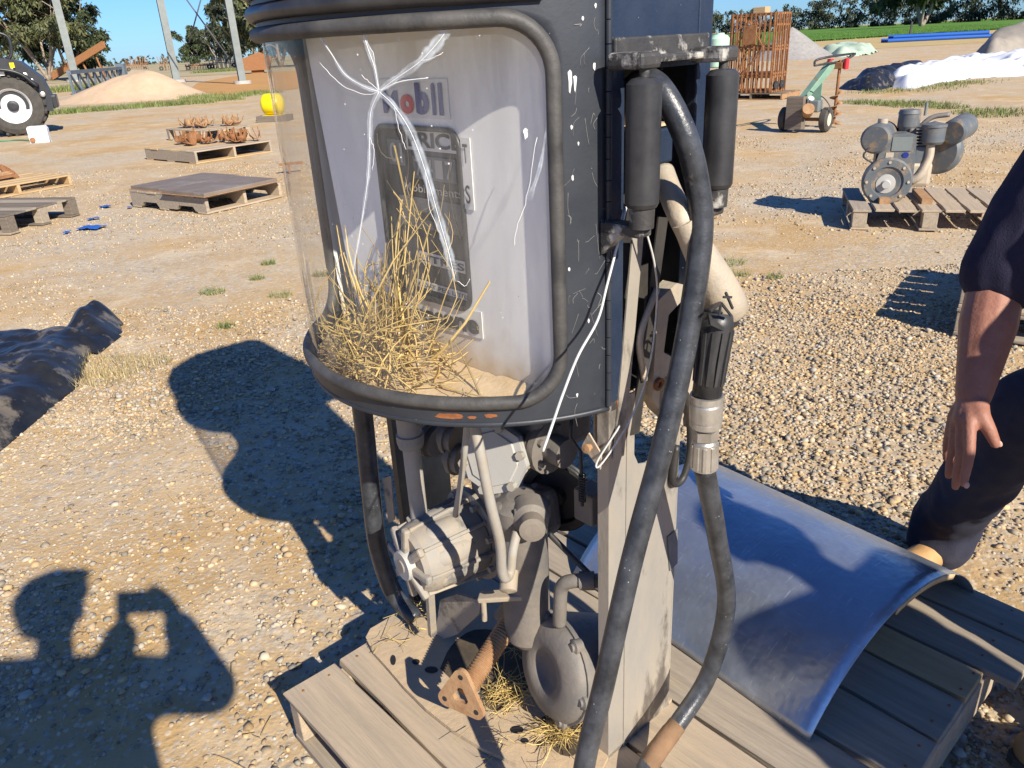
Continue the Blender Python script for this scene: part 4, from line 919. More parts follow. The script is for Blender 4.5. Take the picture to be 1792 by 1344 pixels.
def pallet(loc, rz, size, label, cat='pallet', nb=7, woods=('wood_grey',), hgt=.15, block=False, notch=False, gap=.012, group=None, bearers=3, name='pallet', tilt=0):
    """deck boards along local x, bearers along local y, bottom boards along x"""
    t = empty(name, loc, rz, label, cat, group); t.rotation_euler[1] = tilt
    lx, ly = size; bw = (ly - gap*(nb-1))/nb
    for i in range(nb):
        y = -ly/2 + bw/2 + i*(bw+gap)
        board((-lx/2+random.gauss(0, .004), y, hgt+random.gauss(0, .0015)), (lx/2+random.gauss(0, .004), y, hgt), bw, .02, random.choice(woods), t)
    for i in range(bearers):
        x = -lx/2 + .022 + (lx-.044)*i/(bearers-1)
        if block:
            for j in range(3):
                y = -ly/2 + .06 + (ly-.12)*j/2; mb = MB().box((0, 0, 0), (.10 if i != 1 else .12, .11, hgt-.042)); o = mb.build('block', mt[random.choice(woods)], t, bevel=.004); o.location = (x + (.028 if i == 0 else -.028 if i == bearers-1 else 0), y, hgt/2)
        else:
            if notch:
                z0, z1 = .02, hgt-.0215; q = ly
                pts = [(-q/2, z0), (-q/2, z1), (q/2, z1), (q/2, z0), (q*.36, z0), (q*.33, z0+.05), (q*.15, z0+.05), (q*.12, z0), (-q*.12, z0), (-q*.15, z0+.05), (-q*.33, z0+.05), (-q*.36, z0)]
                mb = MB().prism([(-.02, a, b) for a, b in pts], (.04, 0, 0)); o = mb.build('bearer', mt[random.choice(woods)], t, bevel=.003); o.location = (x, 0, 0)
            else:
                mb = MB().box((0, 0, 0), (.042, ly, hgt-.0425)); o = mb.build('bearer', mt[random.choice(woods)], t, bevel=.004); o.location = (x, 0, hgt/2-.0002)
    for i in (0, nb//2, nb-1):
        y = -ly/2 + bw/2 + i*(bw+gap); board((-lx/2, y, .0203), (lx/2, y, .0203), bw, .02, random.choice(woods), t, 'bottom_board')
    return t
# the pallet under the pump: boards run to the right and towards the camera, as the seams in the photo do
PX = Vector((.66, -.752, 0)).normalized(); PY = Vector((-PX.y, PX.x, 0))
pc0 = Vector((-.582, 1.412, 0))                                 # its left corner
pr = empty('pallet', pc0, math.atan2(PX.y, PX.x), 'dusty hardwood pallet carrying the fuel pump and curved metal cover', 'pallet')
edges = [0., .15, .31, .47, .635, .785, .94, 1.095, 1.215, 1.385, 1.51]
wd_ = ['wood_dusty', 'wood_dusty', 'wood_dusty', 'wood_dusty', 'wood_grey', 'wood_grey', 'wood_grey', 'wood_fresh_or_lit', 'wood_grey', 'wood_grey']  # the one lighter board has the sunlit strip painted into its tone
# right end of each board from the photo: the jogged edge at the right of the pallet
for i in range(10):
    y0, y1 = edges[i], edges[i+1]-.011; ym = (y0+y1)/2
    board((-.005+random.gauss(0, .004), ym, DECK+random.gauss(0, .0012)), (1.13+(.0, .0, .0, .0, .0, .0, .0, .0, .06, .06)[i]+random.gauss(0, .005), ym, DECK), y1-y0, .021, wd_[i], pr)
    if i in (0, 4, 5, 9): board((.0, ym, .021), (1.13, ym, .021), y1-y0, .02, 'wood_grey', pr, 'bottom_board')
    for xx in (.02, .56, 1.105):
        for q in (-.035, .035):
            o = MB().cyl((0, 0, 0), (0, 0, .0016), .0035, n=6).build('nail_head', mt['rust'], pr); o.location = (xx+random.gauss(0, .004), ym+q, DECK+.0004)
for xx in (.022, .565, 1.108):
    o = MB().box((0, 0, 0), (.044, 1.50, .1075)).build('bearer', mt['wood_dusty'], pr, bevel=.004); o.location = (xx, .753, .0752)

# the removed lower cover, an arched galvanised sheet lying on the pallet
def galv():
    m = bpy.data.materials.new('scratched_galvanised_sheet'); m.use_nodes = True; N, L = m.node_tree.nodes, m.node_tree.links
    bs = N['Principled BSDF']; bs.inputs['Metallic'].default_value = .78
    tc = N.new('ShaderNodeTexCoord')
    def nz(s, det, st=None, off=(0, 0, 0)):
        mp = N.new('ShaderNodeMapping'); L.new(tc.outputs['Object'], mp.inputs[0])
        if st: mp.inputs['Scale'].default_value = st
        mp.inputs['Rotation'].default_value = off
        t = N.new('ShaderNodeTexNoise'); t.inputs['Scale'].default_value = s; t.inputs['Detail'].default_value = det; t.inputs['Roughness'].default_value = .7; L.new(mp.outputs[0], t.inputs['Vector']); return t.outputs['Fac']
    def rg(src, a, b, c=0., d=1.):
        r = N.new('ShaderNodeMapRange'); r.inputs[1].default_value = a; r.inputs[2].default_value = b; r.inputs[3].default_value = c; r.inputs[4].default_value = d; L.new(src, r.inputs[0]); return r.outputs[0]
    cr = N.new('ShaderNodeMix'); cr.data_type = 'RGBA'; L.new(rg(nz(6, 6), .35, .7), cr.inputs[0]); cr.inputs[6].default_value = (.46, .50, .56, 1); cr.inputs[7].default_value = (.36, .39, .43, 1)
    sc_ = nz(7, 8, (26, 1.2, 6), (0, 0, .5)); sc2 = nz(9, 8, (1.2, 30, 6), (0, 0, -.5))
    mx = N.new('ShaderNodeMath'); mx.operation = 'MAXIMUM'; L.new(rg(sc_, .60, .70), mx.inputs[0]); L.new(rg(sc2, .62, .71), mx.inputs[1])
    pm = N.new('ShaderNodeMath'); pm.operation = 'MULTIPLY'; L.new(mx.outputs[0], pm.inputs[0]); L.new(rg(nz(2.6, 3), .38, .55), pm.inputs[1])
    c2 = N.new('ShaderNodeMix'); c2.data_type = 'RGBA'; L.new(pm.outputs[0], c2.inputs[0]); L.new(cr.outputs[2], c2.inputs[6]); c2.inputs[7].default_value = (.78, .78, .78, 1)
    L.new(c2.outputs[2], bs.inputs['Base Color'])
    L.new(rg(nz(4, 6), .3, .75, .20, .50), bs.inputs['Roughness'])
    b = N.new('ShaderNodeBump'); b.inputs['Strength'].default_value = .4; b.inputs['Distance'].default_value = .02; L.new(nz(4.5, 4), b.inputs['Height']); L.new(b.outputs[0], bs.inputs['Normal'])
    return m
SA = G(1415, 1298, DECK+.004); SX = (G(1003, 1003, DECK+.004)-SA); SLEN = SX.length; SX.normalize(); SY = Vector((-SX.y, SX.x, 0))*-1
cov_e = empty('curved_metal_cover', SA, math.atan2(SX.y, SX.x), 'arched bare metal pump cover lying beside the pump on the pallet', 'metal cover')
ch, hh = .75, .197                                             # sprung-open chord and rise
Rr = (ch*ch/4+hh*hh)/(2*hh); V = []; F = []; na, nl = 44, 24
half = math.asin(ch/2/Rr)
for j in range(nl):
    for i in range(na):
        t = -half + 2*half*i/(na-1); s_ = SLEN*j/(nl-1)
        yy = -(ch/2 + Rr*math.sin(t)); zz = Rr*math.cos(t) - (Rr-hh)
        dent = -.010*math.exp(-((s_-.16)/.10)**2-((t+.55*half)/.3)**2) + .005*math.exp(-((s_-.30)/.16)**2-((t+.3*half)/.35)**2)
        V.append((s_, yy*1., zz*(1-.05*s_)+dent))
F = [(j*na+i, j*na+i+1, (j+1)*na+i+1, (j+1)*na+i) for j in range(nl-1) for i in range(na-1)]
# the cover's local y must point from the near edge to the far edge
flip = 1 if SY.dot(G(1700, 1040, DECK)-SA) > 0 else -1
loc_y = Vector((-SX.y, SX.x, 0)); sgn = 1 if loc_y.dot(G(1700, 1040, DECK)-SA) > 0 else -1
V = [(a, -b*sgn, c) for a, b, c in V]
mb = MB().add(V, F, True); sheet_o = mb.build('arched_sheet', galv(), cov_e); s2 = sheet_o.modifiers.new('s', 'SOLIDIFY'); s2.thickness = .0035; s2.offset = -1
rim = [Vector(V[i]) for i in range(4, na-1)]
pr_ = MB()
k1 = int(na*.42); k2 = int(na*.68)                               # folded flange along the upper part of the end
pr_.add([rim_p + Vector((0, 0, 0)) for rim_p in rim[k1-4:k2]] + [p*1 + Vector((.003, 0, -.018)) for p in rim[k1-4:k2]], [(i, i+1, (k2-k1+4)+i+1, (k2-k1+4)+i) for i in range(k2-k1+3)], True)
e_ = pr_.build('end_flange', mt['dirt_film'], cov_e); q_ = e_.modifiers.new('s', 'SOLIDIFY'); q_.thickness = .004

# ---------------------------------------------------------------- people
def capsules(segs, n=12):
    mb = MB()
    for (a, r0, b, r1) in segs:
        a, b = Vector(a), Vector(b)
        mb.ball(a, r0, n); mb.ball(b, r1, n)
        if (a-b).length > 1e-4: mb.cyl(a, b, r0, r1, n)
    return mb
def skin(mb, name, m, parent, vox, smooth=6, disp=None):
    o = mb.build(name, None)
    r = o.modifiers.new('r', 'REMESH'); r.mode = 'VOXEL'; r.voxel_size = vox; r.use_smooth_shade = True
    s_ = o.modifiers.new('s', 'SMOOTH'); s_.iterations = smooth; s_.factor = .5
    me = bpy.data.meshes.new_from_object(o.evaluated_get(bpy.context.evaluated_depsgraph_get())); bpy.data.objects.remove(o)
    if disp:
        c = np.zeros(len(me.vertices)*3); me.vertices.foreach_get('co', c); c = c.reshape(-1, 3)
        nn = np.zeros(len(me.vertices)*3); me.vertices.foreach_get('normal', nn); nn = nn.reshape(-1, 3)
        amp, fr = disp
        for i in range(len(c)):
            p = c[i]; h_ = mnoise.noise((p[0]*fr, p[1]*fr, p[2]*fr*.45)) + .5*mnoise.noise((p[0]*fr*2.3, p[1]*fr*2.3+7, p[2]*fr*1.6)); c[i] = p + nn[i]*amp*h_
        me.vertices.foreach_set('co', c.ravel()); me.update()
    me.polygons.foreach_set('use_smooth', np.ones(len(me.polygons), bool))
    ob = bpy.data.objects.new(name, me); COL.objects.link(ob); me.materials.append(mt[m]); ob.parent = parent
    return ob
mt['skin'] = M('sunburnt_skin', (.33, .155, .105), (.27, .115, .078), .55, scale=16, bump=.35, bscale=140, c3=((.30, .12, .08), 9, .62), spec=.4)
mt['navy_cloth'] = M('faded_navy_cotton', (.024, .024, .048), (.036, .034, .060), .9, scale=9, bump=.4, bscale=300, spec=.15)
mt['navy_drill'] = M('navy_work_drill', (.026, .028, .048), (.042, .043, .062), .88, scale=7, bump=.5, bscale=260, spec=.15)
mt['tan_boot'] = M('tan_leather', (.46, .27, .11), (.36, .20, .08), .65, scale=10, bump=.3)
mt['boot_sole'] = M('boot_sole', (.05, .04, .032), (.09, .07, .05), .9, scale=20)
mt['hair'] = M('grey_hair', (.20, .18, .16), (.12, .10, .09), .8, scale=40)
mt['eye'] = M('eye_white', (.75, .73, .70), (.7, .68, .66), .3)
def boot(root, heel, toe, parent_name='boot'):
    heel, toe = Vector(heel), Vector(toe); d = (toe-heel); d.z = 0; L_ = d.length; d.normalize()
    up_ = Vector((0, 0, 1)); z0 = heel.z
    mb = capsules([(heel+up_*.055, .045, heel+d*L_*.35+up_*.055, .045), (heel+d*L_*.35+up_*.055, .046, toe-d*.045+up_*.045, .044), (heel+up_*.06+d*.02, .046, heel+d*.03+up_*.17, .050)])
    b_ = skin(mb, parent_name, 'tan_boot', root, .008, 4)
    w = d.cross(up_); pts = []
    for t in np.linspace(0, 2*math.pi, 22)[:-1]: pts.append(heel + d*(L_/2 + (L_/2+.006)*math.cos(t)) + w*(.047*math.sin(t)) + up_*(-.0))
    MB().prism([p + up_*.004 for p in pts], up_*.022).build('sole', mt['boot_sole'], root)
def head_parts(root, c, face, vox):
    """head as capsules for the body mesh; returns segs, and adds hair and eyes as children"""
    c, face = Vector(c), Vector(face).normalized(); sd = face.cross(Vector((0, 0, 1))).normalized(); up_ = sd.cross(face)
    segs = [(c+up_*.03-face*.015, .092, c+up_*.02+face*.01, .086), (c-up_*.045+face*.025, .066, c-up_*.075+face*.045, .046),
            (c+face*.092+up_*.0, .013, c+face*.108-up_*.03, .016), (c+face*.085-up_*.065-sd*.016, .012, c+face*.085-up_*.065+sd*.016, .012)]
    for s_ in (-1, 1): segs += [(c+sd*.088*s_+up_*.018, .018, c+sd*.088*s_-up_*.022, .015), (c+face*.078+sd*.03*s_+up_*.018, .014, c+face*.078+sd*.034*s_+up_*.018, .013)]
    hm = capsules([(c+up_*.052-face*.02, .090, c+up_*.02-face*.035, .092)]); skin(hm, 'hair', 'hair', root, vox, 3)
    for s_ in (-1, 1): MB().ball(c+face*.086+sd*.032*s_+up_*.018, .0115, 10).build('eye', mt['eye'], root)
    return segs
def hand_rest(wr, d, palm, r=1.):
    """relaxed hand: wrist, direction of the fingers, palm normal"""
    wr, d = Vector(wr), Vector(d).normalized(); pn = Vector(palm); pn = (pn-d*pn.dot(d)).normalized(); s_ = d.cross(pn)
    segs = []
    for i, o in enumerate((-.030, -.010, .010, .028)):
        k = wr + d*(.085 + (.0, .006, .004, -.008)[i]) + s_*o; segs.append((wr+s_*o*.7, .015, k, .012))
        l = (.072, .080, .074, .056)[i]; k1 = k + (d*.95+pn*.25).normalized()*l*.5; k2 = k1 + (d*.75+pn*.65).normalized()*l*.5
        segs += [(k, .0105, k1, .009), (k1, .009, k2, .0075)]
    t0 = wr - s_*.028 + d*.02; t1 = t0 - s_*.022 + d*.036 + pn*.016; segs += [(wr-s_*.012, .016, t0, .015), (t0, .014, t1, .0115), (t1, .0115, t1 + d*.034 + pn*.008, .009)]
    return segs

# --- the man beside the pallet
man = empty('person', (1.45, 1.55, 0), 0, 'person in navy shirt and dark work trousers, bare forearm hanging, beside the pallet', 'person')
def at_man(o): o.location = (-1.45, -1.55, 0); return o
W = D(1704, 690, 1.56)                                        # wrist
el = D(1742, 505, 1.60); shd = Vector((1.15, 1.54, 1.36)); sho2 = Vector((1.40, 1.10, 1.40)); neck = Vector((1.24, 1.27, 1.46)); hipR = Vector((1.47, 1.30, .95)); hipL = Vector((1.57, 1.10, .95))
kneeR = D(1808, 715, 1.80); footR = Vector((1.29, 1.98, .0)); heelL = Vector((1.37, 1.17, .0)); kneeL = Vector((1.44, 1.14, .50))
hand = []
kn = [D(1697, 742, 1.525), D(1685, 738, 1.545), D(1676, 735, 1.565), D(1670, 728, 1.58)]     # knuckles, index nearest the camera
pip = [D(1697, 792, 1.51), D(1681, 796, 1.535), D(1668, 786, 1.565), D(1660, 770, 1.59)]
tip = [D(1686, 846, 1.515), D(1672, 852, 1.545), D(1660, 832, 1.575), D(1656, 802, 1.60)]
for a, b, c in zip(kn, pip, tip):
    hand += [(W, .024, a, .0135), (a, .0130, b, .0108), (b, .0106, b.lerp(c, .55), .0098), (b.lerp(c, .55), .0098, c, .0080)]
th0, th1, th2 = D(1716, 728, 1.525), D(1731, 752, 1.515), D(1742, 776, 1.515)
hand += [(W, .026, th0, .018), (th0, .018, th1, .0135), (th1, .0135, th2, .0105), (W, .028, D(1690, 735, 1.55), .024)]
fa = el.lerp(W, .35)
body = [(shd, .062, el, .052), (el, .053, fa, .054), (fa, .054, W, .034)] + hand
body += [(neck, .06, neck+Vector((-.03, -.01, .10)), .055)] + head_parts(man, neck+Vector((-.07, -.03, .20)), (-.85, -.4, -.25), .006)
el2 = Vector((1.22, .96, 1.22)); wr2 = Vector((1.04, .86, 1.36)); body += [(sho2, .06, el2, .05), (el2, .05, wr2, .034)] + hand_rest(wr2, (-.8, -.2, .5), (.2, .3, -1))
chest = (shd+sho2)/2 + Vector((-.01, -.01, -.12)); belly = (hipR+hipL)/2 + Vector((-.02, -.01, .14))
torso = [(shd.lerp(sho2, .18)+Vector((0, 0, -.02)), .10, hipR.lerp(belly, .5), .14), (shd.lerp(sho2, .82)+Vector((0, 0, -.02)), .10, hipL.lerp(belly, .5), .14), (chest, .15, belly, .165)]
legs = [(hipR, .12, kneeR, .085), (kneeR, .066, footR+Vector((.02, 0, .12)), .05), (hipL, .12, kneeL, .08), (kneeL, .065, heelL+Vector((0, 0, .12)), .048), (hipR, .12, hipL, .12)]
at_man(skin(capsules(body + torso + legs, 14), 'body', 'skin', man, .0040, 4))
mt['nail'] = M('fingernail', (.55, .34, .27), (.48, .28, .22), .35, scale=40)
for b_, c_ in ((pip[0], tip[0]), (th1, th2)):
    t_ = c_ + (c_-b_).normalized()*.0015; vw = (Vector((0, 0, H))-c_).normalized(); ax_n = (c_-b_).normalized(); sd_n = ax_n.cross(vw).normalized(); nn_v = sd_n.cross(ax_n)
    at_man(MB().ball(t_ + (nn_v*.55 - sd_n*.6).normalized()*.0078, 1., 10, (.0052, .0072, .0018), Matrix((sd_n, ax_n, (nn_v*.55 - sd_n*.6).normalized())).transposed()).build('fingernail', mt['nail'], man))
grow = lambda S_, g: [(a, r+g, b, q+g) for a, r, b, q in S_]
slv = el.lerp(shd, .10)
at_man(skin(capsules(grow(torso, .018) + [(shd, .085, slv.lerp(shd, .4), .092), (slv.lerp(shd, .4), .090, slv, .082), (sho2, .085, sho2.lerp(el2, .7), .085), (shd, .085, sho2, .085)], 14), 'shirt', 'navy_cloth', man, .009, 5, (.010, 9)))
at_man(skin(capsules([(hipR, .14, kneeR, .098), (kneeR, .096, footR+Vector((.02, 0, .15)), .092), (footR+Vector((.02, 0, .15)), .096, footR+Vector((.01, 0, .075)), .098), (hipL, .14, kneeL, .11), (kneeL, .10, heelL+Vector((0, 0, .10)), .08), (hipR, .15, hipL, .15), (kneeR+Vector((.02, -.09, .10)), .05, kneeR+Vector((.05, -.09, -.02)), .05)], 14), 'trousers', 'navy_drill', man, .009, 4, (.012, 10)))
for h_, t_ in ((footR+Vector((.10, .02, 0)), footR+Vector((-.16, -.10, 0))), (heelL, heelL+Vector((-.29, .07, 0)))):
    n0 = set(bpy.data.objects); boot(man, h_, t_)
    for o in set(bpy.data.objects)-n0: at_man(o)

# --- two people outside the picture whose shadows lie in it
def stander(loc, face, label, ht=1.76, arms='down', cat='person', extra=None, shirt='navy_cloth'):
    root = empty('person', loc, math.atan2(face[1], face[0]), label, cat); s_ = ht/1.76          # local x = facing
    v = lambda x, y, z: Vector((x, y, z))*s_
    legs = [(v(0, .09, .90), .10, v(.01, .10, .48), .07), (v(.01, .10, .48), .065, v(-.02, .11, .09), .045), (v(0, -.09, .90), .10, v(.01, -.11, .48), .07), (v(.01, -.11, .48), .065, v(-.02, -.12, .09), .045), (v(0, .09, .92), .11, v(0, -.09, .92), .11)]
    torso = [(v(0, .10, 1.34), .10, v(0, .07, 1.0), .12), (v(0, -.10, 1.34), .10, v(0, -.07, 1.0), .12), (v(.03, 0, 1.2), .12, v(.03, 0, 1.0), .13)]
    sh = [v(0, s*.19, 1.42) for s in (1, -1)]
    if arms == 'phone': eb = [v(.26, .05, 1.18), v(.23, -.27, 1.22)]; wr = [v(.21, -.08, 1.40), v(.215, -.25, 1.42)]; hd = [(.0, -.25, 1), (.0, .15, 1)]
    else: eb = [v(.02, .27, 1.14), v(.02, -.27, 1.14)]; wr = [v(.12, .27, .90), v(.12, -.27, .90)]; hd = [(.2, 0, -1), (.2, 0, -1)]
    am = []
    for k in (0, 1): am += [(sh[k], .058, eb[k], .046), (eb[k], .046, wr[k], .03)] + hand_rest(wr[k], hd[k], (0, -1 if k == 0 else 1, 0))
    body = torso + legs + am + [(v(0, 0, 1.44), .06, v(.02, 0, 1.54), .052)] + head_parts(root, v(.03, 0, 1.645), (1, 0, -.15), .012)
    skin(capsules(body), 'body', 'skin', root, .011, 4)
    skin(capsules(grow(torso, .02) + [(sh[k], .078, sh[k].lerp(eb[k], .7), .07) for k in (0, 1)] + ([(sh[k], .078, eb[k], .068) for k in (0, 1)] + [(eb[k], .066, wr[k], .05) for k in (0, 1)] if arms == 'phone' else []) + [(sh[0], .08, sh[1], .08)]), 'shirt', shirt, root, .016, 4)
    skin(capsules(grow(legs, .022)), 'trousers', 'navy_drill', root, .016, 4)
    for k in (1, -1): boot(root, v(-.06, .115*k, 0), v(.21, .14*k, 0))
    return root
ph = stander((-.165, -.25, 0), (.0, 1), 'person holding up the phone that takes the picture, in navy shirt', 1.82, 'phone')
cm = MB().lathe((.03, 0, 1.74), (0, 0, 1), [(0, .112), (.03, .112), (.065, .09), (.085, .04), (.09, 0)], 24, sharp=False); cm.prism([(.10, -.08, 1.74), (.19, -.05, 1.73), (.205, 0, 1.73), (.19, .05, 1.73), (.10, .08, 1.74)], (0, 0, .008)); cm.build('cap', mt['navy_cloth'], ph)
po = MB().box((0, 0, 0), (.16, .009, .076)).build('phone', mt['black_steel'], None, bevel=.003); po.location = (.0, -.025, 1.565); po.rotation_euler = (PITCH*-1, 0, 0)
tag(po, 'black smartphone held up in both hands in front of the pump', 'phone')
stander((1.58, .09, 0), (-.60, .80), 'person standing back from the pallet with arms down, watching', 1.66, 'down')

# ================================================================ THINGS IN THE YARD
def at(o, loc, rz=0): o.location = loc; o.rotation_euler = (0, 0, rz); return o
def part(mb, name, m, root, bevel=0): return mb.build(name, mt[m], root, bevel)
# ---- black plastic sheet at the left
def heap(name, outline, hfun, m, label, cat, res=.045, group=None, thick=.004):
    """crumpled sheet over a ground outline; height falls to the ground at the rim"""
    P = [(p.x, p.y) for p in outline]; xs = [p[0] for p in P]; ys = [p[1] for p in P]
    def sd(x, y):
        ins = False; best = 9e9; n = len(P)
        for i in range(n):
            (ax_, ay_), (bx_, by_) = P[i], P[(i+1) % n]
            if (ay_ > y) != (by_ > y) and x < (bx_-ax_)*(y-ay_)/(by_-ay_)+ax_: ins = not ins
            dx, dy = bx_-ax_, by_-ay_; t = max(0, min(1, ((x-ax_)*dx+(y-ay_)*dy)/(dx*dx+dy*dy+1e-12))); best = min(best, math.hypot(x-ax_-t*dx, y-ay_-t*dy))
        return best if ins else -best
    nx_, ny_ = int((max(xs)-min(xs))/res)+3, int((max(ys)-min(ys))/res)+3; V = []; idx = {}; F = []
    for j in range(ny_):
        for i in range(nx_):
            x, y = min(xs)-res+i*res, min(ys)-res+j*res; d = sd(x, y)
            if d > -res*.9: idx[(i, j)] = len(V); V.append((x, y, max(-.012, hfun(x, y, max(0, d)) if d > 0 else -.006)))
    for (i, j) in idx:
        q = [(i, j), (i+1, j), (i+1, j+1), (i, j+1)]
        if all(k in idx for k in q): F.append(tuple(idx[k] for k in q))
    o = np_mesh(name, V, F, mt[m], smooth=True); s_ = o.modifiers.new('sub', 'SUBSURF'); s_.levels = s_.render_levels = 1
    c = Vector((sum(xs)/len(xs), sum(ys)/len(ys), 0)); o.data.transform(Matrix.Translation(-c)); o.location = c
    return tag(o, label, cat, group)
nn = lambda x, y, f, k=0: mnoise.noise((x*f, y*f, k))
def ridged(x, y, f, k=0): return 1-abs(nn(x, y, f, k))*2
def black_h(x, y, d):
    b = math.sqrt(min(1, d/.14)); c = G(168, 572); blob_ = .11*math.exp(-((x-c.x)**2+(y-c.y)**2)/.07); wr_ = G(-20, 690)
    return b*(.03 + .035*ridged(x, y*1.5+x, 3.0, 1) + .022*ridged(x*1.2-y, y, 6.5, 2) + .012*ridged(x+.4*y, y, 13, 5) + .006*nn(x, y, 27, 5) + .05*nn(x, y, 1.2, 3) + .10*math.exp(-((x-wr_.x)**2+(y-wr_.y)**2)/.5)) + b*blob_
heap('black_plastic_sheet', [G(*p) for p in ((212, 566), (205, 588), (186, 606), (150, 628), (140, 660), (118, 690), (60, 735), (0, 782), (-120, 860), (-260, 860), (-260, 610), (-120, 592), (-20, 590), (60, 588), (110, 590), (140, 572), (170, 556), (200, 554))], black_h, 'black_plastic', 'crumpled sheet of shiny black plastic lying on the gravel left of the pump', 'plastic sheet', .03)
# ---- black and white silage plastic heap on the right
wl = [G(*p) for p in ((1530, 150), (1590, 157), (1650, 145), (1700, 137), (1792, 133), (1900, 128), (1960, 112), (1900, 104), (1792, 112), (1700, 118), (1640, 124), (1600, 132))]
def white_h(x, y, d): return min(1, d/.5)*(.08 + .14*min(1, d/2.2) + .17*ridged(x*.8, y, .8, 4) + .17*ridged(x, y*1.3, 1.7, 6) + .12*ridged(x+y, y, 3.1, 1))
heap('white_plastic_sheet', wl, white_h, 'white_plastic', 'long crumpled white silage plastic heaped in the yard', 'plastic sheet', .13)
bl = [G(*p) for p in ((1466, 156), (1500, 150), (1540, 138), (1600, 131), (1660, 120), (1640, 128), (1610, 141), (1570, 152), (1520, 160))]
heap('black_silage_sheet', bl, lambda x, y, d: min(1, d/.3)*(.28+.25*ridged(x, y, 1.1, 8)+.1*nn(x, y, 3, 2)), 'black_plastic', 'dull black plastic bunched along the low end of the white silage plastic', 'plastic sheet', .16)
mt['grey_plastic'] = M('grey_tarpaulin', (.20, .18, .155), (.30, .26, .21), .7, scale=2, bump=.4, bscale=5)
gl_ = [G(*p) for p in ((1690, 112), (1730, 114), (1792, 108), (1880, 104), (1880, 92), (1792, 97), (1730, 102))]
heap('grey_tarpaulin', gl_, lambda x, y, d: min(1, d/.5)*(.7+.55*min(1, d/2)+.35*ridged(x*.7, y, .7, 3)+.15*nn(x, y, 2, 2)), 'grey_plastic', 'grey brown tarpaulin crumpled on top of the silage plastic', 'tarpaulin', .25)
# ---- sand heap and grey gravel heap
mt['sand'] = M('pale_sand', (.53, .39, .265), (.47, .34, .22), .95, scale=3, bump=.5, bscale=14, spec=.1)
mt['grey_gravel'] = M('grey_crushed_rock', (.33, .31, .29), (.25, .235, .22), .95, scale=6, bump=.9, bscale=16, spec=.1)
def cone(name, c, rx, ry, h_, m, label, cat, rz=0, skew=0, rnd=.2):
    V = []; F = []; nr, na_ = 22, 60
    for i in range(nr+1):
        for j in range(na_):
            r = i/nr; t = 2*math.pi*j/na_; w_ = 1+.09*nn(math.cos(t)*2, math.sin(t)*2, 1, 4)
            x, y = rx*r*w_*math.cos(t) + skew*(1-r)**1.5, ry*r*w_*math.sin(t); z = h_*((1-r)**1.12*(1-rnd) + rnd*(.5+.5*math.cos(math.pi*r))) + .05*nn(x, y, 1.3, 2)*(1-r)*h_ - .03*r
            V.append((x, y, z))
    for i in range(nr):
        for j in range(na_): F.append((i*na_+j, (i+1)*na_+j, (i+1)*na_+(j+1) % na_, i*na_+(j+1) % na_))
    o = np_mesh(name, V, F, mt[m], smooth=True); at(o, c, rz); return tag(o, label, cat)
cone('sand_heap', G(226, 174), 4.7, 3.0, 1.22, 'sand', 'wide heap of pale sand on the green verge', 'sand heap', -.25, 1.3, .8)
cone('gravel_heap', G(1382, 103), 2.6, 2.4, 1.6, 'grey_gravel', 'grey crushed rock heap beside the rusty steel cage', 'gravel heap')

# ---- pallets in the yard
g1, g2, g3 = G(228, 361), G(368, 376), G(500, 345)
ang = math.atan2((g2-g1).y, (g2-g1).x); cpp = g1 + (g3-g2)*.5 + (g2-g1)*.5
pp = pallet(cpp, ang + math.pi/2, ((g3-g2).length, (g2-g1).length*.93), 'weathered grey pallet carrying two flat steel lids', woods=('wood_grey', 'wood_dusty'), hgt=.19, nb=8, notch=True, group='pallets set out in the yard')
mt['lid'] = M('brown_grey_sheet', (.165, .125, .095), (.215, .175, .14), .65, scale=4, bump=.2, c3=((.26, .24, .21), 5, .6))
dx, dy = (g2-g1).normalized(), Vector((-(g2-g1).y, (g2-g1).x, 0)).normalized()
for k, (s_, off, lab) in enumerate(((-.37, 0.02, 'flat brown lid covering the half of the pallet towards the black plastic'), (.38, -.06, 'flat brown lid covering the half of the pallet towards the fuel pump'))):
    e = empty('flat_lid', cpp + dx*s_ - dy*0 + dy*off + Vector((0, 0, .192+.004*k)), ang, lab, 'lid', 'lids on the plate pallet')
    part(MB().box((0, 0, .022), (.74 if k else .70, 1.02, .036)), 'lid_body', 'lid', e, .004); part(MB().box((0, 0, .003), (.78 if k else .74, 1.06, .006)), 'lid_lip', 'rust_pale', e)
def junk(root, n, box_, m, name, seed, kind=0):
    """rusty curved castings: bent plates with tines"""
    r2 = random.Random(seed)
    for i in range(n):
        x, y = r2.uniform(-box_[0], box_[0]), r2.uniform(-box_[1], box_[1]); a = r2.uniform(0, 6.28); mb = MB(); V = []; k = 7
        L_, w_ = r2.uniform(.10, .2), r2.uniform(.05, .1)
        for j in range(k):
            t = j/(k-1)*1.9-.95; V += [(L_*t, -w_*(1-.5*t*t), .02+.16*t*t*r2.uniform(.6, 1)), (L_*t, w_*(1-.5*t*t), .02+.14*t*t*r2.uniform(.6, 1))]
        mb.add(V, [(2*j, 2*j+1, 2*j+3, 2*j+2) for j in range(k-1)], True)
        for q in range(3): mb.bar((L_*(q-1)*.6, 0, .02), (L_*(q-1)*.9, r2.uniform(-.05, .05), .15+r2.random()*.08), .018, .014)
        o = mb.build(name, mt[m], root); o.location = (x, y, .012); o.rotation_euler = (r2.gauss(0, .2), r2.gauss(0, .2), a); s_ = o.modifiers.new('s', 'SOLIDIFY'); s_.thickness = .012
def rust_pile(c, rz, box_, n, m, label, seed, grp):
    e = empty('rusty_castings', c, rz, label, 'scrap metal', grp); junk(e, n, box_, m, 'casting', seed); return e
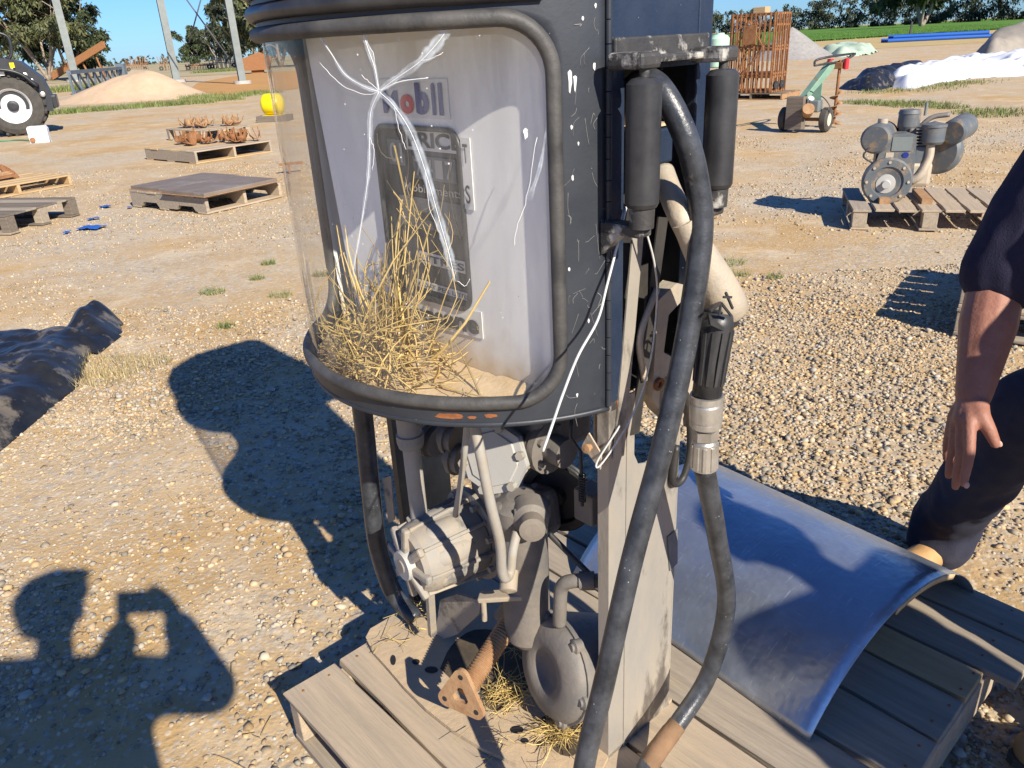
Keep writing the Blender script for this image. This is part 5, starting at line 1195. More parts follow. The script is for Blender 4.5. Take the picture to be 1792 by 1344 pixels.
h1, h2, h3 = G(276, 281), G(366, 289), G(456, 265)
a1 = math.atan2((h2-h1).y, (h2-h1).x); c1 = h1 + ((h2-h1)+(h3-h2))*.5
pallet(c1, a1+math.pi/2, ((h3-h2).length*.92, (h2-h1).length), 'pallet of dark rusty castings, in front of the stacked one with pale rusty scrap', woods=('wood_fresh_or_lit', 'wood_grey', 'wood_dusty'), hgt=.20, group='pallets set out in the yard')
e1 = (h2-h1).normalized(); e2 = Vector((-e1.y, e1.x, 0)); top1 = Vector((0, 0, .20))
rust_pile(c1 - e1*.32 - e2*.05 + top1, a1, (.32, .22), 9, 'rust', 'dark rusty castings heaped on the end of the front scrap pallet towards the sand heap', 3, 'rusty scrap on pallets')
rust_pile(c1 + e1*.25 + e2*.42 + top1, a1, (.36, .22), 12, 'rust', 'dark rusty castings heaped on the corner of the front scrap pallet towards the pump', 4, 'rusty scrap on pallets')
k1, k2, k3 = G(302, 247), G(358, 252), G(432, 239)
c2 = k1 + ((k2-k1)+(k3-k2))*.5; a2 = math.atan2((k2-k1).y, (k2-k1).x)
pallet(c2, a2+math.pi/2, ((k3-k2).length*.9, (k2-k1).length*1.1), 'block pallet carrying pale rusty scrap behind the other scrap pallet', woods=('wood_grey', 'wood_fresh_or_lit'), hgt=.24, block=True, group='pallets set out in the yard')
rust_pile(c2 + Vector((-.28, 0, .24)), 0, (.28, .2), 7, 'rust_pale', 'pale rusty scrap pieces on the block pallet, the larger heap', 5, 'rusty scrap on pallets')
rust_pile(c2 + Vector((.45, .1, .24)), 0, (.16, .16), 5, 'rust_pale', 'pale rusty scrap pieces on the block pallet, the smaller heap', 6, 'rusty scrap on pallets')
# left edge pallets
l1, l2 = G(0, 347), G(126, 324)
a3 = math.atan2((l2-l1).y, (l2-l1).x); up3 = Vector((-math.sin(a3), math.cos(a3), 0)); c3 = l2 - (l2-l1).normalized()*.75 + up3*.5
pallet(c3, a3, (1.5, 1.05), 'low pallet with a fresh timber edge holding a rusty plough share', woods=('wood_fresh_or_lit',), hgt=.15, nb=5, gap=.07, group='pallets set out in the yard')
e = empty('plough_share', c3 + Vector((-.05, .1, .15)), a3, 'rusty plough share and shanks lying on the fresh timber pallet', 'scrap metal')
part(MB().prism([(.18, .0, .0), (.34, .03, .0), (.30, .05, .09), (.16, .04, .20), (.10, .03, .16)], (.02, .07, 0)), 'share', 'rust', e, .005)
for k in range(3): part(MB().bar((-.9, -.12+.13*k, .03), (.2, .05*k-.1, .05+.02*k), .05, .035), 'shank', 'rust_pale' if k else 'rust', e)
m1 = G(65, 402)
pallet(m1 + Vector((-.62, .42, 0)), math.atan2(-.25, 1), (1.2, 1.0), 'empty old grey pallet beyond the black plastic sheet', woods=('wood_grey', 'wood_dark'), hgt=.20, block=True, group='pallets set out in the yard')
# blue scraps
mt['blue_plastic'] = M('blue_plastic', (.02, .10, .40), (.03, .13, .46), .4, scale=20)
for px, py, s_, lab in ((160, 400, .085, 'larger torn scrap of blue plastic on the dirt'), (164, 384, .04, 'small curl of blue plastic behind the larger scrap'), (185, 363, .045, 'blue plastic strip near the plate pallet'), (228, 364, .03, 'blue plastic bit under the corner of the plate pallet'), (118, 408, .03, 'blue plastic bit beside the larger scrap')):
    c = G(px, py); V = []; F = []
    for j in range(6):
        for i in range(8): x, y = (i/7-.5)*s_*3, (j/5-.5)*s_*2; V.append((x + .01*nn(y*60, i, 1), y + .4*s_*nn(x*40, j*.6, 1, 2), .012 + s_*.5*abs(nn(x*22+px, y*22, 1, 3))))
    for j in range(5):
        for i in range(7): F.append((j*8+i, j*8+i+1, (j+1)*8+i+1, (j+1)*8+i))
    tag(at(np_mesh('plastic_scrap', V, F, mt['blue_plastic'], smooth=True), c, px), lab, 'plastic scrap', 'blue plastic scraps')
# yellow tank on a timber skid
mt['yellow'] = M('yellow_plastic', (.80, .62, .005), (.74, .56, .005), .35, scale=4)
c = G(482, 212); e = empty('yellow_tank', c, R_(-8), 'bright yellow barrel shaped tank on a timber skid', 'tank')
part(MB().lathe((-.28, 0, .42), (1, 0, 0), [(0, 0), (.015, .16), (.06, .235), (.12, .262), (.44, .262), (.50, .235), (.545, .16), (.56, 0)], 28, sharp=False), 'tank_body', 'yellow', e)
part(MB().prism([(-.286, -.08, .36), (-.286, .03, .36), (-.286, .03, .50), (-.286, -.08, .50)], (-.004, 0, 0)), 'tank_label', 'dial_white', e)
part(MB().box((0, 0, .075), (.80, .52, .15)), 'timber_skid', 'wood_dark', e, .01)
part(MB().box((0, 0, .157), (.5, .4, .012)), 'tank_cradle', 'yellow', e, .005)
# small bracket by the pump window
c = G(497, 304); e = empty('steel_offcut', c, .3, 'short rusty angle offcut standing on the dirt behind the pump', 'scrap metal')
part(MB().box((.12, 0, .13), (.34, .06, .03)), 'flange', 'rust', e); part(MB().box((.08, 0, .06), (.03, .06, .12)), 'web', 'rust', e)
# white jerry can
c = G(72, 249); e = empty('jerry_can', c, R_(15), 'white plastic jerry can on the dirt by the loader wheel', 'jerry can')
part(MB().prism([(-.2, -.09, .0), (.2, -.09, 0), (.21, -.09, .30), (.17, -.09, .36), (-.17, -.09, .36), (-.20, -.09, .32)], (0, .18, 0)), 'can_body', 'white_plastic', e, .03)
part(MB().cyl((-.13, -.13, .07), (-.13, -.09, .07), .055), 'tap', 'rust', e)
mt['green_hose'] = M('green_hose', (.03, .20, .10), (.05, .25, .14), .5)
tag(MB().tube(catmull([G(-60, 250, .02), G(0, 247, .02), G(30, 245, .02), G(60, 246, .03)], 8), .016, 6).build('garden_hose', mt['green_hose']), 'thin green hose lying on the dirt by the white jerry can', 'hose')

# ---- wheel loader at the left edge
mt['loader_black'] = M('loader_dark_grey', (.022, .023, .026), (.03, .03, .034), .4, scale=2)
mt['tyre'] = M('dusty_tyre', (.045, .042, .038), (.075, .066, .055), .85, scale=10, bump=.3)
mt['white_paint'] = M('white_paint', (.76, .76, .75), (.70, .70, .69), .4, scale=4)
wc = G(38, 238); ld = empty('wheel_loader', wc, R_(26), 'dark grey wheel loader with white rims parked by the trees', 'loader')
def wheel(root, x, y, r=.72, w=.5, side=-1):
    wr_ = empty('wheel', (x, y, r), 0); wr_.parent = root
    t = MB().lathe((0, w/2, 0), (0, -1, 0), [(0, r*.56), (.0, r*.78), (.04, r*.93), (.10, r*.97), (w-.10, r*.97), (w-.04, r*.93), (w, r*.78), (w, r*.56)], 48, caps=False)
    for k in range(22):
        for s_ in (-1, 1):
            a = 2*math.pi*(k+.5*(s_ > 0))/22; rd = Vector((math.cos(a), 0, math.sin(a))); a2_ = a + .16; rd2 = Vector((math.cos(a2_), 0, math.sin(a2_)))
            t.bar(rd*r*.985 + Vector((0, s_*w*.49, 0)), rd2*r*.99 + Vector((0, s_*.02, 0)), .06, .06, rd)
    t.build('tyre', mt['tyre'], wr_)
    MB().lathe((0, w/2+.0, 0), (0, -1, 0), [(.06, r*.56), (.03, r*.58), (.0, r*.56), (.03, r*.50), (.12, r*.46), (.14, r*.38), (.10, r*.32), (.10, r*.18), (.13, 0)] if False else [(w-.0, r*.56), (w+.01, r*.575), (w-.04, r*.53), (w-.12, r*.48), (w-.13, r*.40), (w-.07, r*.36), (w-.06, r*.20), (w-.06, 0)], 40, caps=False).build('rim', mt['white_paint'], wr_)
    MB().lathe((0, -w/2+.05, 0), (0, -1, 0), [(0, r*.19), (.05, r*.18), (.06, r*.10), (.06, 0)], 20).build('hub', mt['loader_black'], wr_)
    return wr_
wheel(ld, 0, .25); wheel(ld, -2.7, .25); wheel(ld, 0, 1.6); wheel(ld, -2.7, 1.6)
part(MB().prism([(-1.0, .1, .75), (.55, .1, .60), (.86, .1, .52), (.90, .1, .85), (.78, .1, 1.35), (.40, .1, 1.75), (-.15, .1, 1.88), (-1.0, .1, 1.95)], (0, 1.65, 0)), 'rear_body', 'loader_black', ld, .08)
part(MB().tube(catmull([(-.85, .0, .95), (-.72, .0, 1.38), (-.2, .0, 1.58), (.32, .0, 1.48), (.66, .0, 1.15)], 6), .05, 8, flat=3.5), 'mudguard', 'loader_black', ld)
part(MB().box((-1.9, .92, 1.25), (2.0, 1.2, .9)), 'front_body', 'loader_black', ld, .06)
for x_, y_ in ((-.75, .25), (-.75, 1.6), (-2.1, .25), (-2.1, 1.6)): part(MB().bar((x_, y_, 1.9), (x_-.05, y_*.9+.08, 3.1), .08, .08), 'cab_pillar', 'loader_black', ld)
part(MB().box((-1.45, .92, 3.12), (1.6, 1.5, .12)), 'cab_roof', 'loader_black', ld, .04)
part(MB().tube(catmull([(.18, .3, 1.80), (.28, .3, 1.95), (.30, .3, 2.30), (.05, .3, 2.44)], 6), .035, 8), 'exhaust_pipe', 'loader_black', ld)
part(MB().lathe((-.32, .2, 2.62), (0, 0, 1), [(0, .22), (.12, .22), (.22, .16), (.27, 0)], 18), 'beacon', 'yellow', ld)
part(MB().box((-.32, .2, 2.3), (.06, .06, .7)), 'beacon_post', 'loader_black', ld)
for x_, z_, w_, h_, m_ in ((-.1, 1.52, .24, .16, 'white_paint'), (.23, 1.66, .1, .12, 'yellow'), (-.52, 1.42, .26, .2, 'blue_plastic'), (.2, 1.55, .06, .08, 'white_paint')): part(MB().box((x_, .012, z_), (w_, .012, h_)), 'decal', m_, ld)
for x_, z_ in ((.45, 1.42), (.55, 1.28), (.72, .95)): part(MB().lathe((x_, .02, z_), (0, -1, 0), [(-.02, .06), (.02, .06), (.03, .03), (.03, 0)], 14), 'pivot_pin', 'chrome', ld)
part(MB().box((.93, .9, .75), (.12, 1.2, .3)), 'tow_hitch', 'loader_black', ld, .02)

# ---- steel shed columns with bracing cables
mt['galv_post'] = M('grey_galvanised_column', (.22, .245, .235), (.17, .19, .185), .55, metal=.3, scale=2)
mt['concrete'] = M('concrete', (.46, .44, .41), (.36, .34, .31), .9, scale=4, bump=.4, bscale=20)
def column(px, py, wpx, lab):
    c = G(px, py); dpt = c.y*cp_ + H*sp_; w_ = wpx*dpt/FPX; h_ = 16.
    e = empty('steel_column', c, R_(28), lab, 'steel column', 'bare shed columns')
    part(MB().box((0, -w_*.36, h_/2+.2), (w_*.95, w_*.10, h_)), 'column_flange', 'galv_post', e); part(MB().box((0, w_*.36, h_/2+.2), (w_*.95, w_*.10, h_)), 'column_flange', 'galv_post', e); part(MB().box((0, 0, h_/2+.2), (w_*.10, w_*.62, h_)), 'column_web', 'galv_post', e)
    part(MB().cyl((0, 0, -.05), (0, 0, .2), w_*1.25, n=20), 'concrete_footing', 'concrete', e); return c
q1 = column(134, 143, 12.5, 'grey steel column standing before the rusty ramp')
q2 = column(310, 144, 12, 'grey steel column standing behind the sand heap')
q3 = column(425, 147, 12, 'grey steel column on a round concrete footing beside the orange dirt')
mt['cable'] = M('steel_cable', (.08, .09, .10), (.1, .11, .12), .6)
def cable(a, b, Y, lab): tag(MB().tube([AY(*a, Y), AY(*b, Y)], .05, 6).build('bracing_cable', mt['cable']), lab, 'cable', 'crossed bracing cables')
cable((298, -40), (398, 98), 61, 'thin bracing cable slanting down towards the column with the round footing'); cable((362, -40), (331, 75), 63, 'thin bracing cable slanting down towards the column behind the sand heap')

# ---- far rusty machinery
def frame_bars(root, segs, w, m, name):
    for a, b in segs: part(MB().bar(a, b, w, w), name, m, root)
c = G(95, 141); tgt = AY(184, 84, c.y*1.02)
e = empty('elevator_ramp', c, 0, 'red rusty grain elevator trough slanting up beside the gum tree', 'elevator'); v = tgt-c
a_ = Vector((0, 0, .1)); b_ = v; wd = Vector((0, 0, 1)).cross(v).normalized()*.9; nrm = v.cross(wd).normalized()
part(MB().prism([a_-wd, b_-wd, b_+wd, a_+wd], nrm*.12), 'trough_floor', 'rust', e); 
for s_ in (-1, 1): part(MB().prism([a_+wd*s_, b_+wd*s_, b_+wd*s_*1.25+Vector((0, 0, .9)), a_+wd*s_*1.25+Vector((0, 0, .9))], wd*.06), 'trough_side', 'rust', e)
for t in (.55, .8): p = a_.lerp(b_, t); frame_bars(e, [(p, (p.x+.9, p.y-.8, .0)), (p, (p.x+.3, p.y+.8, .0))], .16, 'rust', 'prop_leg')
mt['truss'] = M('blue_grey_truss_paint', (.10, .13, .16), (.14, .17, .20), .6, scale=3)
t0, t1 = G(130, 166), G(218, 146); e = empty('steel_truss', t0, 0, 'blue grey lattice truss lying behind the sand heap', 'truss'); dv = t1-t0; hgt = Vector((0, 0, 1.25)); n_ = 8
frame_bars(e, [((0, 0, .08), dv+Vector((0, 0, .08))), (hgt, dv*1.0+hgt)], .22, 'truss', 'chord')
for i in range(n_): p, q = dv*(i/n_), dv*((i+1)/n_); frame_bars(e, [(p, p+hgt), (p+hgt, q)], .12, 'truss', 'web_member')
part(MB().box(hgt*.6+dv, (.7, .5, 1.7)), 'end_plate', 'truss', e)
def cultivator(c, rz, L_, h_, m, lab, seed, tines=10, up=False):
    r2 = random.Random(seed); e = empty('rusty_implement', c, rz, lab, 'farm implement', 'rusty farm implements')
    frame_bars(e, [((-L_/2, y, h_*.45), (L_/2, y, h_*.45)) for y in (-.8, 0, .8)], .12, m, 'frame_rail')
    frame_bars(e, [((x, -.9, h_*.45), (x, .9, h_*.45)) for x in np.linspace(-L_/2, L_/2, 4)], .12, m, 'cross_rail')
    for i in range(tines):
        x = -L_/2 + L_*i/(tines-1); y = (-.8, 0, .8)[i % 3]
        P = [(x, y, h_*.45), (x+.02, y+.25, h_*.62), (x, y+.45, h_*.4), (x, y+.1, 0)] if not up else [(x, y, 0), (x+r2.gauss(0, .06), y, h_*.5), (x+r2.gauss(0, .12), y+r2.gauss(0, .1), h_*r2.uniform(.75, 1.05))]
        o = MB().tube(catmull(P, 3), .065, 5).build('tine', mt[m if r2.random() < .7 else 'rust_pale'], e)
    for s_ in (-1, 1): part(MB().lathe((s_*L_*.4, -1.0, .4), (0, 1, 0), [(0, .15), (0, .4), (.18, .4), (.18, .15)], 16, caps=False), 'implement_wheel', 'tyre', e)
    return e
mt['orange_rust'] = M('orange_flaking_paint', (.38, .17, .07), (.24, .10, .045), .85, scale=3)
def gp(px, py): return G(px, py)
cultivator(gp(243, 124), .1, 4.4, 3.0, 'orange_rust', 'orange rusty cultivator folded upright with a crown of tines', 1, 14, True)
cultivator(gp(296, 123), .2, 3.0, 2.6, 'rust', 'dark rusty cultivator with upright tines beside the orange one', 2, 9, True)
cultivator(gp(352, 122), .0, 4.6, 1.5, 'rust', 'low rusty harrow with close tines behind the green weeds', 3, 18)
cultivator(gp(395, 119), -.1, 5.0, 2.1, 'wood_grey', 'pale weathered rake frame standing behind the low harrow', 4, 20, True)
cultivator(gp(196, 128), .3, 3.5, 1.2, 'rust_pale', 'low pale implement frame between the ramp and the upright cultivator', 5, 9)
e = empty('rusty_hopper', gp(452, 128), .2, 'dark red rusty hopper at the end of the implement row', 'hopper')
part(MB().prism([(-1.3, -.9, .3), (1.2, -.9, .3), (1.6, -.9, 1.5), (.4, -.9, 2.0), (-1.7, -.9, 1.3)], (0, 1.8, 0)), 'hopper_body', 'rust', e, .03); part(MB().tube([(1.6+.7*math.cos(t), -.8, 1.9+.7*math.sin(t)) for t in np.linspace(0, 6.1, 20)], .06, 5, closed=True), 'hopper_wheel', 'rust', e); part(MB().box((0, 0, .15), (1.2, 1.2, .3)), 'hopper_foot', 'rust', e)
e = empty('white_hull', gp(240, 133), .1, 'pale upturned panel lying among the implements', 'panel'); part(MB().prism([(-1.6, 0, .05), (1.8, 0, .05), (1.3, 0, .65), (-.6, 0, .8)], (0, 1.0, .1)), 'panel_body', 'wood_grey', e, .05)
e = empty('iron_post', gp(179, 122), 0, 'rusty square iron post on the paddock edge', 'post'); part(MB().box((0, 0, 1.1), (.7, .5, 2.2)), 'post_body', 'rust', e, .05)

# ---- rusty steel cage on a pallet (right)
cg = G(1322, 172); dist_r = math.atan2(cg.x, cg.y)
cage = empty('steel_cage', cg + Vector((0, 0, .16)), -dist_r-R_(24), 'tall rusty steel cage with upright bars standing on a pallet', 'cage'); Wx, Wy, Hz = 1.06, .80, 1.75
for z_ in (.02, .35, .42, .95, 1.02, 1.48, 1.72):
    for a, b in (((-Wx/2, -Wy/2), (Wx/2, -Wy/2)), ((Wx/2, -Wy/2), (Wx/2, Wy/2)), ((-Wx/2, Wy/2), (Wx/2, Wy/2)), ((-Wx/2, -Wy/2), (-Wx/2, Wy/2))): part(MB().bar((*a, z_), (*b, z_), .05, .045), 'rail', 'rust', cage)
for i in range(10):
    x = -Wx/2 + Wx*i/9
    for y in (-Wy/2-.028, Wy/2+.028): part(MB().bar((x+random.gauss(0, .006), y, 0), (x+random.gauss(0, .01), y, Hz), .032, .03), 'bar', 'rust', cage)
for i in range(7):
    y = -Wy/2 + Wy*i/6
    for x in (-Wx/2-.028, Wx/2+.028): part(MB().bar((x, y, 0), (x, y+random.gauss(0, .01), Hz), .03, .03), 'bar', 'rust', cage)
for a, b in (((-.5, -.43, 1.0), (.1, -.43, 1.6)), ((.3, -.44, 1.0), (-.1, -.44, 1.6)), ((-.2, -.44, .4), (.3, -.44, 1.0)), ((-.5, -.44, .1), (-.1, -.44, .9))): part(MB().bar(a, b, .05, .03), 'brace', 'rust', cage)
part(MB().box((-.05, -.46, 1.28), (.34, .04, .42)), 'latch_plate', 'rust', cage, .01); part(MB().box((0, 0, Hz+.06), (.3, .3, .14)), 'top_block', 'wood_fresh_or_lit', cage, .01)
for y in (-.25, .1): part(MB().lathe((Wx/2+.05, y, .16), (1, -.3, 0), [(0, .02), (0, .09), (.05, .09), (.05, .03), (.06, 0)], 16), 'cage_wheel', 'black_steel', cage)
pallet(cg + Vector((.1, 0, 0)), -dist_r-R_(24), (1.6, 1.1), 'old brown pallet under the rusty cage', woods=('wood_dark', 'rust_pale'), hgt=.15, nb=6, group='pallets set out in the yard')
e = empty('green_drum', G(1257, 118), 0, 'pale green plastic drum standing behind the rusty cage', 'drum'); mt['pale_green'] = M('pale_green_plastic', (.50, .72, .55), (.44, .66, .50), .4)
part(MB().lathe((0, 0, 0), (0, 0, 1), [(0, .40), (.05, .46), (1.25, .46), (1.38, .36), (1.44, .2), (1.50, .2)], 24), 'drum_body', 'pale_green', e)
# ---- towable post-hole digger
ga, gb_ = G(1372, 229), G(1443, 231); mid_ = (ga+gb_)/2; ya = math.atan2((gb_-ga).y, (gb_-ga).x)
dg = empty('post_hole_digger', mid_, ya, 'green and rusty towed post hole digger with a hanging auger', 'post hole digger'); hw = (gb_-ga).length/2
mt['green_paint'] = M('faded_green_paint', (.20, .33, .24), (.15, .26, .19), .6, scale=5, c3=((.26, .13, .07), 6, .58)); mt['cream'] = M('cream_rim', (.62, .56, .42), (.55, .48, .35), .6)
for s_ in (-1, 1):
    wr_ = empty('wheel', (s_*hw, 0, .19), 0); wr_.parent = dg
    MB().lathe((-.06, 0, 0), (1, 0, 0), [(0, .10), (0, .16), (.02, .185), (.10, .185), (.12, .16), (.12, .10)], 28, caps=False).build('tyre', mt['tyre'], wr_)
    MB().lathe((-.05, 0, 0), (1, 0, 0), [(0, 0), (0, .105), (.10, .105), (.10, .06), (.105, 0)], 24).build('rim', mt['cream'], wr_)
part(MB().bar((-hw, 0, .19), (hw, 0, .19), .05, .05), 'axle', 'rust', dg); part(MB().box((-.10, -.16, .30), (.28, .16, .50)), 'timber_counterweight', 'wood_dark', dg, .01)
topA = AY(1456, 110, mid_.y+.35) - mid_; R3 = Matrix.Rotation(-ya, 3, 'Z'); tA = R3 @ topA
part(MB().bar((-.08, -.02, .45), tA, .12, .12), 'boom', 'green_paint', dg, .01); part(MB().prism([(.02, -.1, .35), (.25, -.1, .35), (.25, -.1, .75), (.12, -.1, .60)], (0, .03, 0)), 'gusset', 'green_paint', dg)
au = R3 @ (AY(1471, 105, mid_.y+.30) - mid_)
part(MB().cyl((au.x, au.y, .06), (au.x, au.y, au.z), .024), 'auger_shaft', 'rust', dg)
V = []; F = []; nn_ = 70
for i in range(nn_):
    t = i/(nn_-1); a = t*2*math.pi*3.2; V += [(au.x+.02*math.cos(a), au.y+.02*math.sin(a), .06+.52*t), (au.x+(.12-.02*t)*math.cos(a), au.y+(.12-.02*t)*math.sin(a), .06+.52*t)]
    if i: F.append((2*i-2, 2*i-1, 2*i+1, 2*i))
o = part(MB().add(V, F, True), 'auger_flight', 'rust_pale', dg); o.modifiers.new('s', 'SOLIDIFY').thickness = .012
hl, hr = R3 @ (AY(1432, 99, mid_.y+.1)-mid_), R3 @ (AY(1495, 92, mid_.y+.5)-mid_); zz_ = au.z
part(MB().tube(catmull([(hl.x, hl.y-.12, zz_-.05), (hl.x-.03, hl.y, zz_+.02), (hl.x+.1, hl.y+.2, zz_+.06), (hr.x-.1, hr.y+.2, zz_+.07), (hr.x, hr.y, zz_+.06), (hr.x-.1, hr.y-.25, zz_-.02), (hl.x, hl.y-.12, zz_-.05)], 6), .018, 6), 'handlebar', 'black_steel', dg)
part(MB().box((au.x-.1, au.y, au.z-.08), (.30, .12, .10)), 'gearbox', 'rust', dg, .01); part(MB().cyl((tA.x-.02, tA.y-.02, tA.z-.1), (tA.x-.02, tA.y-.02, tA.z+.06), .05), 'spring_post', 'ink_red', dg); part(MB().cyl((au.x+.10, au.y, au.z-.14), (au.x+.10, au.y, au.z+.02), .04), 'spring_post', 'ink_red', dg)
part(MB().box((.18, -.08, .40), (.16, .2, .18)), 'engine_block', 'galv_post', dg, .02); part(MB().cyl((.10, -.2, .30), (.16, -.32, .38), .08, .09), 'engine_can', 'rust_pale', dg); part(MB().cyl((.08, -.10, .46), (.12, -.14, .52), .045), 'filter_cap', 'white_paint', dg)
part(MB().tube(catmull([(.05, -.05, .62), (.3, -.1, .52), (.42, -.1, .35), (.3, -.12, .25)], 6), .008, 5), 'cable_loop', 'black_steel', dg)
# green net on the ground beyond the digger
mt['net'] = M('pale_green_net', (.30, .40, .29), (.42, .50, .40), .8, scale=4, bump=.5, bscale=8)
heap('shade_net', [G(*p) for p in ((1425, 99), (1470, 101), (1520, 96), (1535, 91), (1505, 88), (1455, 91))], lambda x, y, d: min(1, d/.4)*(.25+.35*ridged(x, y, .8, 2)+.2*nn(x, y, 2, 1)), 'net', 'pale green shade netting bundled on the ground behind the post hole digger', 'netting', .25)
e = empty('blue_pipe_stack', G(1650, 71), 0, 'long low stack of blue plastic pipe along the crop edge', 'pipes')
pa, pb2 = G(1553, 75)-G(1650, 71), G(1742, 66)-G(1650, 71)
for k in range(5): part(MB().cyl(pa+Vector((0, .3*k, .16+.0*k)), pb2+Vector((0, .3*k, .16)), .16, n=8), 'pipe', 'blue_plastic', e)
for k in range(4): part(MB().cyl(pa+Vector((.5, .15+.3*k, .43)), pb2+Vector((-.5, .15+.3*k, .43)), .15, n=8), 'pipe', 'blue_plastic', e)
for px, py, hpx, m_, lab in ((1378, 74, 22, 'wood_grey', 'pale timber fence post at the crop edge behind the gravel heap'), (1392, 74, 22, 'black_steel', 'dark steel fence post beside the pale timber one'), (1592, 62, 22, 'black_steel', 'dark steel fence post behind the blue pipes'), (1262, 82, 16, 'wood_grey', 'pale timber fence post behind the green drum')):
    c = G(px, py); dpt = c.y*cp_; h_ = hpx*dpt/FPX; w_ = .30 if m_ != 'black_steel' else .18; e = empty('fence_post', c, 0, lab, 'fence post', 'fence posts along the crop'); part(MB().bar((0, 0, 0), (h_*.05, 0, h_), w_, w_), 'post_body', m_, e)

# ---- stationary engine on a pallet (right)
ea, eb_ = G(1489, 402), G(1690, 405); ed = (eb_-ea).normalized(); en = Vector((-ed.y, ed.x, 0)); ya = math.atan2(ed.y, ed.x)
pc = ea + ed*.58 + en*.5
pallet(pc, ya + math.pi/2 - R_(0), (1.0, 1.165), 'grey pallet with spaced boards carrying the old stationary engine', woods=('wood_grey', 'wood_dusty'), hgt=.165, nb=7, block=True, gap=.03, group='pallets set out in the yard')
EY = (ea + en*.30).y
mt['engine_paint'] = M('faded_blue_grey_engine', (.085, .105, .125), (.14, .135, .125), .55, scale=9, bump=.3, c3=((.26, .185, .115), 9, .54))
eng = empty('stationary_engine', ea + ed*.28 + en*.36 + Vector((0, 0, .165)), ya, 'old blue grey stationary engine with fuel tank and muffler on a pallet', 'engine')
d0 = 6.5; s_ = d0/FPX                                           # metres per photo pixel at the engine
def ep(px, py, y=0): return Vector(((px-1580)*s_, y, (362-py)*s_*1.03 + (y*.22)))
part(MB().prism([ep(*p) for p in ((1560, 362), (1548, 345), (1541, 328), (1546, 312), (1556, 300), (1562, 275), (1572, 252), (1600, 250), (1615, 253), (1618, 290), (1619, 318), (1615, 340), (1600, 358), (1580, 366))], (0, .16, 0)), 'crankcase', 'engine_paint', eng, .018)
part(MB().lathe(ep(1578, 328), (0, -1, 0), [(-.02, .195), (.03, .195), (.045, .18), (.045, .125), (.03, .12), (.03, .10), (.0, .0)], 32), 'shaft_housing', 'engine_paint', eng)
part(MB().lathe(ep(1576, 332), (0, -1, 0), [(.0, .085), (.035, .075), (.038, .04), (.05, .03), (.07, .03), (.07, 0)], 24), 'drive_shaft_hub', 'cover_grey', eng)
for k in range(8): t = 2*math.pi*k/8; part(MB().cyl(ep(1578, 328)+Vector((.16*math.cos(t), -.04, .16*math.sin(t))), ep(1578, 328)+Vector((.16*math.cos(t), -.055, .16*math.sin(t))), .012, n=6), 'bolt', 'cast_tan', eng)
part(MB().box(ep(1594, 267, -.004), (.15, .006, .11)), 'name_plate', 'galv_post', eng); part(MB().cyl(ep(1602, 285, -.002), ep(1602, 285, -.008), .024), 'round_badge', 'ink_blue', eng); part(MB().box(ep(1577, 287, -.002), (.06, .005, .06)), 'brass_plate', 'cast_tan', eng)
tk = ep(1550, 258, -.02)
part(MB().lathe(tk, (.35, 1, 0), [(0, 0), (0, .10), (.012, .118), (.30, .118), (.312, .10), (.315, 0)], 28), 'fuel_tank', 'engine_paint', eng); part(MB().cyl(tk+Vector((.06, .15, .11)), tk+Vector((.06, .15, .15)), .04), 'tank_cap', 'cast_tan', eng); part(MB().box(tk+Vector((.06, .12, -.14)), (.06, .14, .12)), 'tank_bracket', 'black_steel', eng)
part(MB().lathe(ep(1606, 252, .20), (0, 0, 1), [(-.04, .07), (.0, .085), (.10, .085), (.10, .09), (.13, .08), (.14, 0)], 24), 'air_filter', 'engine_paint', eng)
part(MB().lathe(ep(1642, 268, .06), (0, 0, 1), [(-.02, .075), (.0, .09), (.115, .09), (.115, .097), (.135, .095), (.15, .03), (.16, 0)], 24), 'oil_bath_cleaner', 'engine_paint', eng)
mu = ep(1672, 256, .08); part(MB().lathe(mu, (.5, .85, .12), [(0, 0), (0, .085), (.012, .10), (.26, .10), (.272, .085), (.275, 0)], 26), 'muffler', 'engine_paint', eng)
part(MB().lathe(ep(1660, 295, .22), (.55, .8, 0), [(-.05, .05), (-.04, .17), (-.01, .19), (.04, .19), (.05, .15), (.05, 0)], 32), 'flywheel_shroud', 'engine_paint', eng)
part(MB().cyl(ep(1606, 300, .25), ep(1606, 240, .25), .05), 'filter_stem', 'dark_cast', eng); part(MB().box(ep(1622, 262, .16), (.16, .16, .10)), 'cylinder_head', 'dark_cast', eng, .015)
part(MB().box(ep(1630, 300, .12), (.14, .16, .22)), 'cylinder_block', 'engine_paint', eng, .02); part(MB().box(ep(1628, 325, .14), (.2, .22, .2)), 'sump', 'cast_tan', eng, .03)
for k in range(6): part(MB().box(ep(1632, 276-5*k, .13), (.17, .19, .008)), 'cooling_fin', 'dark_cast', eng)
part(MB().tube(catmull([ep(1640, 270, .05), ep(1640, 295, .04), ep(1630, 320, .02), ep(1618, 330, .03)], 6), .035, 10), 'intake_pipe', 'cast_tan', eng); part(MB().tube(catmull([ep(1618, 262, .2), ep(1640, 240, .2), ep(1668, 235, .2)], 6), .02, 8), 'exhaust_stub', 'dark_cast', eng)
part(MB().tube(catmull([ep(1545, 270, .0), ep(1535, 285, -.02), ep(1552, 298, .0)], 6), .008, 6), 'fuel_line', 'black_steel', eng); part(MB().cyl(ep(1630, 236, .2), ep(1630, 215, .2), .012), 'breather', 'galv_post', eng)
for dx_ in (-.02, .30): part(MB().box((dx_, .12, .02), (.08, .5, .05)), 'mounting_foot', 'rust_pale', eng)
